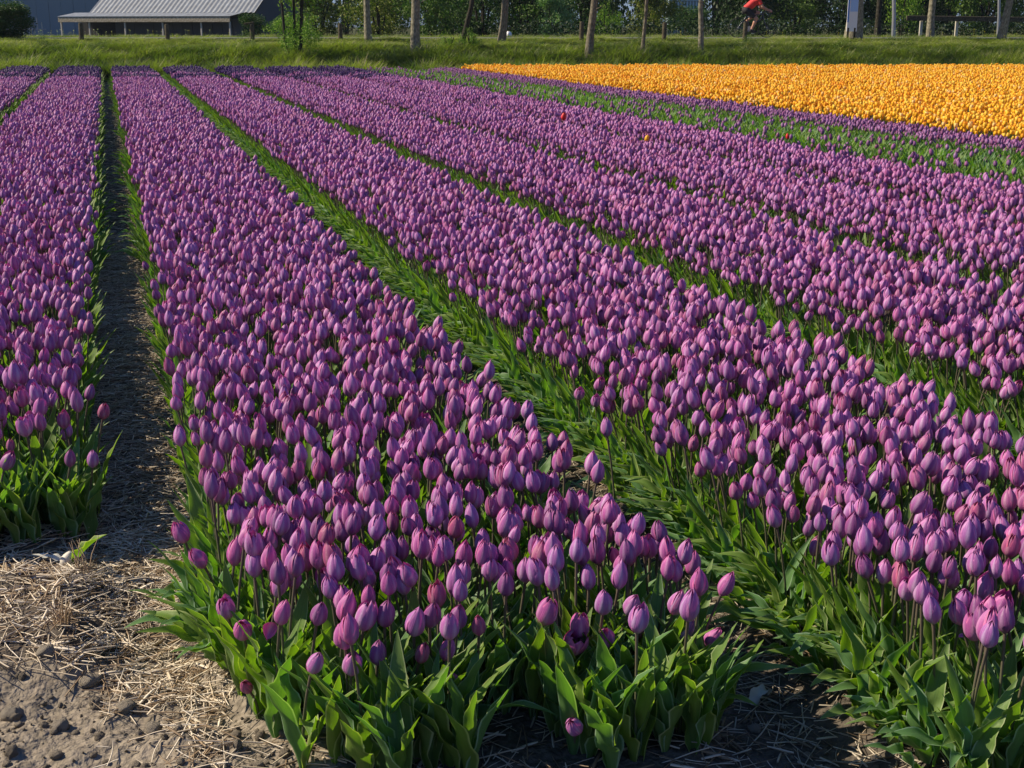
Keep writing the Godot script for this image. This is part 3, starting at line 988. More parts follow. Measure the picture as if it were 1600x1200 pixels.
# ---------------------------------------------------------------- trees and shrubs
var crowns := []
func make_crowns() -> void:
	for k in 5:
		var s := Shape.new()
		var clumps := []
		var nc: int = [16, 22, 30, 26, 12][k]
		for i in nc:
			var dir := Vector3(rf(-1, 1), rf(-0.9, 1), rf(-1, 1)).normalized() * pow(rng.randf(), 0.4)
			clumps.append([dir * Vector3(0.8, 0.8, 0.8), rf(0.18, 0.38)])
		var nl: int = [1500, 3600, 9500, 3600, 700][k]
		for i in nl:
			var q: Array = clumps[rng.randi_range(0, nc - 1)]
			var p: Vector3 = q[0] + Vector3(rf(-1, 1), rf(-1, 1), rf(-1, 1)).normalized() * q[1] * pow(rng.randf(), 0.45)
			var ax := Vector3(rf(-1, 1), rf(-1, 1), rf(-1, 1)).normalized()
			var b := ax.cross(Vector3(rf(-1, 1), rf(-1, 1), rf(-1, 1))).normalized()
			var sz := rf(0.020, 0.042)
			s.col = Color(0.055, 0.105, 0.022).lerp(Color(0.10, 0.16, 0.035), rng.randf())
			if rng.randf() < 0.12: s.col = Color(0.16, 0.21, 0.06)
			s.quad(p - b * sz * 0.55, p + ax * sz * 0.9, p + b * sz * 0.55, p - ax * sz)
		crowns.append(s)
	for k in 5: crowns[k] = crowns[k].mesh(M.foliage)

func tree(label: String, u: float, d: float, sway: Array, r: float, bark: String, crown_y: float, spread: float, height: float, tint: String, ck: int, category := "tree") -> Node3D:
	var at := ud(u, d)
	at.y = land(at.x, at.z) - 0.05
	var o := thing("tree", label, category, at, -PSI, "")
	var pts := []
	var rad := []
	for j in 11:
		var v := j / 10.0
		var y := v * height * 0.8
		var ix := v * height * 0.8 / 1.6
		var i0 := mini(int(ix), sway.size() - 1)
		var i1 := mini(i0 + 1, sway.size() - 1)
		var sx: float = lerpf(sway[i0], sway[i1], clampf(ix - i0, 0, 1))
		pts.append(Vector3(sx + 0.015 * sin(j * 2.1 + u), y, 0.04 * sin(j * 1.3 + u)))
		rad.append(r * (1.28 if j == 0 else lerpf(1.04, 0.25, v)))
	var s := Shape.new()
	s.tube(pts, rad, 12)
	part("trunk", s.mesh(M[bark]), o)
	for i in 6:
		var j := rng.randi_range(5, 9)
		var a := i * 1.05 + rf(-0.4, 0.4)
		var b: Vector3 = pts[j]
		var e := Vector3(cos(a) * spread * 0.7, rf(0.8, 1.6), sin(a) * spread * 0.7)
		var ls := Shape.new()
		ls.tube([b, b + e * 0.45 + Vector3(0, 0.1, 0), b + e], [r * 0.33, r * 0.2, r * 0.05], 6)
		part("limb", ls.mesh(M[bark]), o)
	for i in 5:
		var j := rng.randi_range(2, 5)
		var b: Vector3 = pts[j]
		var a := rf(0, TAU)
		var e := Vector3(cos(a) * rf(0.3, 0.7), rf(0.15, 0.5), sin(a) * 0.5)
		var tw := Shape.new()
		tw.tube([b, b + e * 0.5 + Vector3(0, -0.03, 0), b + e], [r * 0.14, r * 0.08, r * 0.03], 5)
		part("twig", tw.mesh(M[bark]), o)
	var top: Vector3 = pts[8]
	part("crown", crowns[ck], o, Transform3D(Basis(Vector3.UP, u).scaled_local(Vector3(spread, (height - crown_y) / 2, spread)), Vector3(top.x, (height + crown_y) / 2, 0)), M["foliage_" + tint])
	return o

func shrub(called: String, label: String, u: float, d: float, w: float, h: float, tint: String, ck: int) -> Node3D:
	var at := ud(u, d)
	at.y = land(at.x, at.z) - 0.1
	var o := thing(called, label, "shrub" if called != "background_tree" else "tree", at, rf(0, TAU))
	var s := Shape.new()
	for i in 4:
		var a := i * 1.6 + rf(-0.3, 0.3)
		s.tube([Vector3(cos(a) * 0.05, 0, sin(a) * 0.05), Vector3(cos(a) * w * 0.15, h * 0.4, sin(a) * w * 0.15), Vector3(cos(a) * w * 0.4, h * 0.8, sin(a) * w * 0.4)], [0.035 + 0.01 * h, 0.02 + 0.008 * h, 0.01], 5)
	part("trunk" if called == "background_tree" else "stems", s.mesh(M.bark_dark), o)
	part("foliage", crowns[ck], o, Transform3D(Basis.IDENTITY.scaled(Vector3(w, h * 0.52, w)), Vector3(0, h * 0.52, 0)), M["foliage_" + tint])
	return o

func make_trees() -> void:
	tree("straight pale trunked roadside tree behind the fence post line, left of a thicker trunk", -5.0, 46, [0, 0, 0.02, 0.03], 0.116 , "bark_pale", 6.8, 2.0, 10.5, "fresh", 4)
	tree("thick upright trunk with pale left side standing low on the bank", -3.17, 43.3, [0, 0.03, 0.05, 0.05], 0.156 , "bark_pale", 7.2, 2.2, 11.5, "fresh", 4)
	tree("slender dark trunk leaning right, next to a leafy sprout at its foot", -1.75, 44.2, [0, 0.42, 0.62, 0.8], 0.088 , "bark_dark", 7.0, 1.7, 9.5, "fresh", 4)
	tree("trunk leaning right with the white stone behind its foot", -0.37, 45.5, [0, 0.16, 0.24, 0.3], 0.129 , "bark", 7.0, 1.9, 10.5, "fresh", 4)
	tree("crooked trunk that bends right then rises, below it the orange field", 2.62, 43.3, [-0.12, 0.02, 0.15, 0.16, 0.2], 0.129 , "bark", 7.0, 1.8, 10.5, "fresh", 4)
	tree("thin wavy trunk between two fence posts on the bank", 4.26, 43.3, [0, 0.08, 0.2, 0.25], 0.065 , "bark", 6.8, 1.4, 9.0, "fresh", 4)
	tree("straight slim trunk just left of the cyclist", 6.25, 43.8, [0, -0.05, -0.05, -0.03], 0.088 , "bark_pale", 7.0, 1.6, 10.0, "fresh", 4)
	tree("thickest trunk of all, dark with a lit left edge, behind the blue white sign", 12.1, 47, [0, 0, 0.02, 0.03], 0.279 , "bark_pale", 7.2, 2.6, 12.5, "mid", 0)
	tree("dark slim trunk farther back, right of the thickest trunk", 14.3, 52, [0, 0.03, 0.03, 0.05], 0.116 , "bark_dark", 6.2, 2.2, 10.5, "mid", 0)
	tree("upright trunk with lit left edge crossing the timber barrier", 14.8, 47, [0, 0.02, 0.04, 0.05], 0.129 , "bark_pale", 6.6, 2.2, 10.5, "mid", 0)
	tree("trunk leaning right at the right end of the row with pale foot", 17.1, 46.3, [0, 0.16, 0.3, 0.36], 0.136 , "bark_pale", 5.4, 2.4, 10.5, "mid", 0)
	# sapling with several stems at the field edge
	var at := ud(-7.04, 43)
	at.y = land(at.x, at.z) - 0.05
	var o := thing("sapling", "young several stemmed tree with light spring leaves at the field edge", "tree", at, -PSI)
	for q in [[-0.18, -0.42, 0.05], [0.0, 0.02, 0.055], [0.12, 0.30, 0.06], [0.05, 0.55, 0.035]]:
		var s := Shape.new()
		s.tube([Vector3(q[0] * 0.4, 0, 0), Vector3(q[0] + q[1] * 0.3, 0.8, 0.05), Vector3(q[0] + q[1] * 0.45, 1.9, 0), Vector3(q[0] + q[1], 4.6, 0.1)], [q[2] * 1.3, q[2], q[2] * 0.8, q[2] * 0.2], 7)
		part("stem", s.mesh(M.bark_dark), o)
	part("foliage", crowns[1], o, Transform3D(Basis.IDENTITY.scaled(Vector3(0.95, 0.85, 0.8)), Vector3(0.1, 0.95, 0)), M.foliage_fresh)
	part("foliage", crowns[1], o, Transform3D(Basis(Vector3.UP, 2.0).scaled_local(Vector3(1.2, 1.7, 1.1)), Vector3(0.15, 3.0, 0)), M.foliage_fresh)
	shrub("sprout", "leafy green sprout at the foot of the slender leaning trunk", -2.1, 44.0, 0.5, 0.8, "fresh", 1)
	shrub("sprout", "light leafy sprout beside the slender leaning trunk on its right", -1.35, 44.1, 0.5, 0.9, "fresh", 1)
	shrub("sprout", "dark low weed clump on the bank under the thickest trunk", 10.2, 44.3, 0.75, 0.38, "deep", 1)
	shrub("sprout", "weedy clump on the bank right of the many stemmed sapling", -5.6, 42.6, 0.9, 0.5, "dark", 1)
	var rs := shrub("shrub", "round dense dark shrub at the left edge of the picture beside the barn", -18.3, 47.5, 1.35, 1.5, "dark", 2)
	for i in 2: part("foliage", crowns[2], rs, Transform3D(Basis(Vector3.UP, 1.4 + i * 1.7).scaled_local(Vector3(1.25, 0.75, 1.25)), Vector3(0, 0.72, 0)), M.foliage_dark)
	# hedge and shrubs across the road
	var hs := Shape.new()
	for n in 9000:
		var p := Vector3(rf(-8.5, 14.5), 0, rf(-0.7, 0.7))
		var top := 0.75 + 0.30 * n_soft.get_noise_1d(p.x * 3.0)
		p.y = rf(0.0, top) if rng.randf() < 0.7 else top
		p.z += 0.1 * n_soft.get_noise_2d(p.x * 3, p.y * 9)
		var ax := Vector3(rf(-1, 1), rf(-1, 1), rf(-1, 1)).normalized()
		var b := ax.cross(Vector3(rf(-1, 1), rf(-1, 1), rf(-1, 1))).normalized()
		var sz := rf(0.035, 0.075)
		hs.col = Color(0.05, 0.09, 0.025).lerp(Color(0.09, 0.14, 0.04), rng.randf())
		hs.quad(p - b * sz * 0.55, p + ax * sz * 0.9, p + b * sz * 0.55, p - ax * sz)
	var hat := ud(8.5, 56)
	hat.y = land(hat.x, hat.z) - 0.05
	var ho := thing("hedge", "long low dark hedge behind the cycle path", "hedge", hat, -PSI)
	part("foliage", hs.mesh(M.foliage_deep), ho)
	var rows := [
		["fresh", -8.6, 52, 1.3, 1.3, "light green bushy shrub behind the many stemmed sapling"], ["dark", -10.6, 55, 0.9, 1.2, "dark clipped shrub at the barn's right corner"], ["olive", -9.6, 66, 2.2, 3.4, "pale olive shrub rising right of the barn"],
		["olive", -6.2, 62, 2.0, 3.6, "olive spring shrub behind the straight pale trunk"], ["mid", -3.6, 60, 1.9, 3.4, "mid green shrub between the two pale trunks"], ["dark", -1.4, 63, 2.2, 4.2, "dark shrub behind the slender leaning trunk"],
		["fresh", -3.4, 66, 1.3, 3.6, "bright green shrub glimpsed right of the straight pale trunk"], ["mid", 0.6, 62, 1.8, 3.5, "green shrub behind the trunk with the white stone"], ["grey", 1.9, 61, 1.1, 3.0, "pale grey blossoming shrub behind the road"],
		["dark", 3.6, 64, 2.0, 4.0, "dark shrub behind the crooked trunk"], ["fresh", 4.1, 58.5, 0.9, 1.9, "small light green shrub right of the crooked trunk"], ["olive", 6.3, 60, 1.6, 3.4, "olive shrub behind the thin wavy trunk"],
		["dark", 8.6, 66, 1.7, 2.0, "low dark shrub under the pale blue louvred shed"], ["deep", 11.2, 61, 2.0, 4.2, "deep dark shrub behind the cyclist"], ["mid", 13.4, 63, 1.6, 3.2, "mid green shrub between cyclist and thickest trunk"],
		["deep", 15.6, 62, 2.1, 4.6, "deep shaded shrub behind the blue white sign"], ["fresh", 17.6, 60, 1.1, 3.4, "leafy bright shrub above the timber barrier"], ["deep", 19.3, 63, 2.2, 4.4, "deep shaded shrub behind the timber barrier"],
		["mid", 21.8, 61, 2.0, 4.2, "mid green shrub behind the right end of the tree row"], ["deep", 24.6, 62, 2.2, 4.6, "deep shaded shrub beyond the right end of the tree row"], ["dark", 27.5, 62, 2.2, 4.6, "dark shrub outermost on the right behind the road"],
	]
	for q in rows: shrub("shrub", q[5], q[1], q[2], q[3], q[4], q[0], 2 if q[0] != "fresh" else 1)
	var tr := [["dark", -8, 84], ["mid", -3, 80], ["deep", 1.5, 82], ["dark", 6, 86], ["mid", 11, 90], ["deep", 13.5, 80], ["dark", 18, 82], ["deep", 22.5, 80], ["dark", 27, 82], ["mid", 31.5, 80], ["deep", -12, 96], ["dark", 36, 82]]
	var spots := ["behind the barn's right end", "behind the two pale trunks", "behind the slender leaning trunk", "behind the crooked trunk", "behind the pale blue louvred shed", "behind the cyclist", "behind the thickest trunk", "behind the timber barrier", "behind the right end of the row", "beyond the right frame edge", "deep behind the barn", "far beyond the right frame edge"]
	for i in 11: shrub("background_tree", "shadowy tree of the far wood, %s in its row" % ["first", "second", "third", "fourth", "fifth", "sixth", "seventh", "eighth", "ninth", "tenth", "last"][i], -10 + i * 5.2, 104, 4.0, 11.0, "deep", 2)
	for i in tr.size():
		shrub("background_tree", "tall dense %s green tree %s" % [{"dark": "dark", "mid": "mid", "deep": "very dark"}[tr[i][0]], spots[i]], tr[i][1], tr[i][2], 3.4, 9.0, tr[i][0], 2)

# ---------------------------------------------------------------- buildings and street furniture
func make_buildings() -> void:
	var a := 0.33
	var bx := R * cos(a) - F * sin(a)
	var bz := R * sin(a) + F * cos(a)
	var at := ud(-28.9, 85)
	at.y = 0.35
	var barn := thing("barn", "low barn with pale corrugated roof and open fronted lean-to", "barn", at)
	barn.basis = Basis(bx, Vector3.UP, -bz)     # local x along the front, -z into the barn
	var W := 13.0
	var e := 1.72
	# main roof: two corrugated slopes
	for side in 2:
		var p := PackedVector3Array()
		var n := 400
		for j in 2:
			for i in n + 1:
				var x := lerpf(1.1, W + 0.2, float(i) / n)
				var rip := 0.024 * sin(TAU * x / 0.33)
				if side == 0: p.append(Vector3(x, (2.06 if j == 0 else 5.0) + rip, -1.6 if j == 0 else -6.0))
				else: p.append(Vector3(x, (5.03 if j == 0 else 2.06) + rip, -5.95 if j == 0 else -10.3))
		var s := Shape.new()
		s.grid(p, n + 1, 2)
		part("roof_sheet", s.mesh(M.tin), barn)
	var lr := PackedVector3Array()
	for j in 2:
		for i in 2: lr.append(Vector3(-0.1 if i == 0 else W - 0.55, 1.83 if j == 0 else 2.08, 0.12 if j == 0 else -1.75))
	var ls := Shape.new()
	ls.grid(lr, 2, 2)
	part("lean_to_roof", ls.mesh(M.tin), barn)
	var fs := Shape.new()
	fs.box(Vector3((W - 0.6) / 2, 1.64, 0.06), Vector3(W - 0.5, 0.32, 0.06), Basis.IDENTITY, 0.01)
	part("fascia", fs.mesh(M.fascia), barn)
	var gs := Shape.new()
	gs.box(Vector3(W / 2 + 0.1, 1.0, -1.95), Vector3(W - 0.2, 2.0, 0.12))
	part("back_wall", gs.mesh(M.barn_dark), barn)
	for i in 13:
		var s := Shape.new()
		s.box(Vector3(3.2 + i * 0.72, 0.95, -1.85), Vector3(0.68, 1.5, 0.05 + 0.02 * (i % 2)))
		part("wall_board", s.mesh(M.barn_board), barn)
	for x in [0.08, 1.45, 2.2, 4.85, 7.6, 10.35, 12.35]:
		var s := Shape.new()
		s.box(Vector3(x, 0.75, -0.05), Vector3(0.1, 1.5, 0.1), Basis.IDENTITY, 0.01)
		part("post", s.mesh(M.pale_wood), barn)
	for sx in [1.2, W]:
		var g := Shape.new()
		g.quad(Vector3(sx, 0, -2.02), Vector3(sx, 0, -10.2), Vector3(sx, 2.0, -10.2), Vector3(sx, 2.0, -2.02))
		g.quad(Vector3(sx, 2.0, -2.02), Vector3(sx, 2.0, -10.2), Vector3(sx, 4.9, -6.0), Vector3(sx, 4.9, -5.95))
		part("gable", g.mesh(M.barn_board), barn)
	# the blue grey shed that fills the background on the left
	var sat := ud(-48, 108)
	sat.y = 0.2
	var shed := thing("shed", "large slate blue shed wall behind the barn", "shed", sat, -PSI)
	for i in 34:
		var s := Shape.new()
		s.box(Vector3(i * 1.0 - 3, 3.6, 0.02 * (i % 2)), Vector3(0.985, 7.2, 0.08), Basis.IDENTITY, 0.012)
		part("panel", s.mesh(M.slate_blue), shed)
	var rb := Shape.new()
	rb.box(Vector3(14, 7.6, -4.5), Vector3(35, 0.3, 10))
	part("roof", rb.mesh(M.slate_blue), shed)
	var ws := Shape.new()
	ws.box(Vector3(13.5, 3.5, -4.6), Vector3(34, 7.0, 8.8))
	part("wall", ws.mesh(M.slate_blue), shed)
	# garden fence of thin stakes left of the barn
	var fat := ud(-33.4, 83)
	fat.y = 0.5
	var fence := thing("stake_fence", "grey fence of thin stakes between round shrub and barn", "fence", fat, -PSI)
	for i in 16:
		var s := Shape.new()
		s.tube([Vector3(i * 0.27, 0, 0), Vector3(i * 0.27 + rf(-0.04, 0.04), rf(1.1, 1.6), 0)], [0.035, 0.03], 5)
		part("stake", s.mesh(M.metal if i % 3 else M.pale_wood), fence)
	var fr := Shape.new()
	fr.tube([Vector3(-0.2, 0.9, 0.04), Vector3(4.3, 0.9, 0.04)], [0.03, 0.03], 5)
	part("rail", fr.mesh(M.metal), fence)
	# pale blue louvred shed between the trunks
	var lat := ud(9.68, 75)
	lat.y = 1.0
	var lv := thing("louvred_shed", "small shed with pale blue upright slats seen between trunks", "shed", lat, -PSI)
	var lb := Shape.new()
	lb.box(Vector3(0, 1.1, -0.8), Vector3(1.7, 2.2, 1.5))
	part("wall", lb.mesh(M.slate_blue), lv)
	for i in 9:
		var s := Shape.new()
		s.box(Vector3(-0.68 + i * 0.17, 1.62, 0.0), Vector3(0.10, 0.66, 0.05), Basis(Vector3.UP, 0.25))
		part("slat", s.mesh(M.pale_blue), lv)
	var lf := Shape.new()
	lf.box(Vector3(0, 2.02, 0.02), Vector3(1.75, 0.1, 0.1))
	part("roof_edge", lf.mesh(M.pale_blue), lv)
	# fence posts along the path
	var pl := [["short weathered post in front of the barn's left end", -14.94, 0.62], ["short weathered post in front of the barn's middle", -11.96, 0.6], ["short post with tilted crosspiece at the barn's right end", -9.02, 0.6], ["dark taller post left of the straight pale trunk", -5.96, 0.6], ["slim post just left of the crooked trunk", 2.4, 0.66], ["slim post between thin wavy trunk and slim straight trunk", 5.27, 0.62], ["pale lit post in front of the cyclist's rear wheel", 8.07, 0.62], ["lone pale post at the right frame edge", 18.3, 0.6]]
	for i in pl.size():
		var q: Array = pl[i]
		var p := ud(q[1], 46.0)
		p.y = land(p.x, p.z) - 0.05
		var po := thing("fence_post", q[0], "fence post", p, -PSI, "fence posts along the path")
		var s := Shape.new()
		s.tube([Vector3(0, 0, 0), Vector3(0.01, q[2] * 0.5, 0), Vector3(0.015, q[2] + 0.03, 0), Vector3(0.015, q[2] + 0.06, 0)], [0.085, 0.08, 0.078, 0.05], 10)
		part("post", s.mesh(M.post), po)
		if i == 2:
			var cs := Shape.new()
			cs.box(Vector3(-0.08, q[2] + 0.08, 0), Vector3(0.34, 0.06, 0.1), Basis(Vector3(0, 0, 1), 0.12), 0.01)
			part("crosspiece", cs.mesh(M.post), po)
	# upright sign
	var sp := ud(12.22, 46.4)
	sp.y = land(sp.x, sp.z)
	var sg := thing("sign", "narrow upright blue and white sign left of the thickest trunk", "sign", sp, -PSI)
	var s1 := Shape.new()
	s1.box(Vector3(0.0, 1.15, 0), Vector3(0.30, 1.9, 0.04), Basis.IDENTITY, 0.006)
	s1 = Shape.new()
	s1.box(Vector3(-0.36, 1.3, 0), Vector3(0.36, 2.0, 0.04), Basis.IDENTITY, 0.006)
	part("board", s1.mesh(M.white_paint), sg)
	var s2 := Shape.new()
	s2.box(Vector3(-0.32, 1.62, 0.022), Vector3(0.26, 1.3, 0.008))
	part("blue_field", s2.mesh(M.sign_sky), sg)
	var s3 := Shape.new()
	s3.box(Vector3(-0.51, 1.45, 0.023), Vector3(0.06, 1.68, 0.008))
	part("blue_stripe", s3.mesh(M.sign_blue), sg)
	for x in [-0.48, -0.25]:
		var s4 := Shape.new()
		s4.box(Vector3(x, 0.2, 0), Vector3(0.06, 0.45, 0.05))
		part("leg", s4.mesh(M.bark_dark), sg)
	# poles and the timber barrier on the right
	for q in [["slender pale lamp pole right of the thickest trunk, slightly bent", 14.36, 50, 0.075, 5.5, "metal"], ["pale pole rising behind the timber barrier", 19.4, 53, 0.06, 5.0, "metal"]]:
		var p := ud(q[1], q[2])
		p.y = land(p.x, p.z) - 0.05
		var po := thing("pole", q[0], "pole", p, -PSI)
		var s := Shape.new()
		s.tube([Vector3(0.02, 0, 0), Vector3(-0.02, 0.9, 0), Vector3(-0.1, 1.8, 0), Vector3(-0.13, q[4], 0)], [q[3] * 1.1, q[3], q[3], q[3] * 0.8], 8)
		part("shaft", s.mesh(M.metal), po)
		var s5 := Shape.new()
		s5.box(Vector3(0.1, q[4], 0), Vector3(0.6, 0.1, 0.2), Basis.IDENTITY, 0.02)
		part("head", s5.mesh(M.metal), po)
	var bp := ud(16.1, 54)
	bp.y = land(bp.x, bp.z) - 0.05
	var ba := thing("timber_barrier", "timber barrier with one long beam on pale posts", "barrier", bp, -PSI)
	var s6 := Shape.new()
	s6.box(Vector3(2.6, 0.82, 0.0), Vector3(5.4, 0.2, 0.1), Basis(Vector3(0, 0, 1), -0.012), 0.015)
	part("beam", s6.mesh(M.post), ba)
	for x in [0.55, 2.0, 3.75, 5.2]:
		var s7 := Shape.new()
		s7.box(Vector3(x, 0.36, -0.1), Vector3(0.12, 0.76, 0.09), Basis.IDENTITY, 0.01)
		part("post", s7.mesh(M.pale_wood), ba)
	# a white stone beyond the road
	var st := Shape.new()
	var pp := PackedVector3Array()
	for j in 7:
		for i in 11:
			var th := PI * j / 6.0
			var fi := TAU * (i % 10) / 10.0
			pp.append(Vector3(sin(th) * cos(fi) * 0.2, -cos(th) * 0.17 * (1.2 if j > 3 else 1.0), -sin(th) * sin(fi) * 0.16) * (1.0 + 0.12 * sin(i * 2.3 + j)))
	st.grid(pp, 11, 7, PackedColorArray(), true)
	var wp := ud(-0.12, 50)
	single("white_stone", st.mesh(M.white_paint), "small white stone on the verge behind a leaning trunk", "stone", Transform3D(Basis.IDENTITY.scaled(Vector3(0.6, 0.75, 0.6)), Vector3(wp.x, land(wp.x, wp.z) + 0.1, wp.z)))

# ---------------------------------------------------------------- cyclist
func skin_of(bones: Array, cell: float, mix: float) -> Shape:
	# surface nets round tapered capsules [a, b, ra, rb]
	var lo := Vector3(1e9, 1e9, 1e9)
	var hi := -lo
	for b in bones:
		for e in [[b[0], b[2]], [b[1], b[3]]]:
			lo = lo.min(e[0] - Vector3.ONE * (e[1] + cell * 2)); hi = hi.max(e[0] + Vector3.ONE * (e[1] + cell * 2))
	var nx := int((hi.x - lo.x) / cell) + 2
	var ny := int((hi.y - lo.y) / cell) + 2
	var nz := int((hi.z - lo.z) / cell) + 2
	var f := PackedFloat32Array()
	f.resize(nx * ny * nz)
	f.fill(1.0)
	for b in bones:
		var a: Vector3 = b[0]
		var ab: Vector3 = b[1] - a
		var ll := maxf(ab.length_squared(), 1e-9)
		var pad: float = maxf(b[2], b[3]) + mix + cell * 2
		var l2: Vector3 = (a.min(b[1]) - Vector3.ONE * pad - lo) / cell
		var h2: Vector3 = (a.max(b[1]) + Vector3.ONE * pad - lo) / cell
		for z in range(maxi(0, int(l2.z)), mini(nz, int(h2.z) + 2)):
			for y in range(maxi(0, int(l2.y)), mini(ny, int(h2.y) + 2)):
				for x in range(maxi(0, int(l2.x)), mini(nx, int(h2.x) + 2)):
					var p := lo + Vector3(x, y, z) * cell
					var t := clampf((p - a).dot(ab) / ll, 0, 1)
					var d: float = p.distance_to(a + ab * t) - lerpf(b[2], b[3], t)
					var i := (z * ny + y) * nx + x
					var h := maxf(mix - absf(d - f[i]), 0.0) / mix
					f[i] = minf(d, f[i]) - h * h * mix * 0.25
	var ids := {}
	var s := Shape.new()
	for z in nz - 1:
		for y in ny - 1:
			for x in nx - 1:
				var sum := Vector3.ZERO
				var cnt := 0
				var i0 := (z * ny + y) * nx + x
				var neg := 0
				var vals := []
				for c in 8:
					var q := f[i0 + (c & 1) + ((c >> 1) & 1) * nx + (c >> 2) * nx * ny]
					vals.append(q)
					if q < 0: neg += 1
				if neg == 0 or neg == 8: continue
				for c in 8:
					for ax in 3:
						if c & (1 << ax): continue
						var c2 := c | (1 << ax)
						if (vals[c] < 0) != (vals[c2] < 0):
							var pt := Vector3(c & 1, (c >> 1) & 1, c >> 2)
							pt[ax] += vals[c] / (vals[c] - vals[c2])
							sum += pt; cnt += 1
				var g := Vector3(vals[1] - vals[0] + vals[3] - vals[2] + vals[5] - vals[4] + vals[7] - vals[6], vals[2] - vals[0] + vals[3] - vals[1] + vals[6] - vals[4] + vals[7] - vals[5], vals[4] - vals[0] + vals[5] - vals[1] + vals[6] - vals[2] + vals[7] - vals[3])
				ids[i0] = s.v.size()
				s.v.append(lo + (Vector3(x, y, z) + sum / cnt) * cell)
				s.n.append(g.normalized()); s.uv.append(Vector2.ZERO); s.c.append(Color.WHITE)
	var st := [1, nx, nx * ny]
	for i0 in ids:
		for ax in 3:
			var u: int = st[(ax + 1) % 3]
			var w: int = st[(ax + 2) % 3]
			if (f[i0] < 0) == (f[i0 + st[ax]] < 0): continue
			if not (ids.has(i0 - u) and ids.has(i0 - w) and ids.has(i0 - u - w)): continue
			var a: int = ids[i0 - u - w]
			var b: int = ids[i0 - w]
			var c: int = ids[i0]
			var d: int = ids[i0 - u]
			if f[i0] < 0: s.idx.append_array([a, c, b, a, d, c])
			else: s.idx.append_array([a, b, c, a, c, d])
	return s

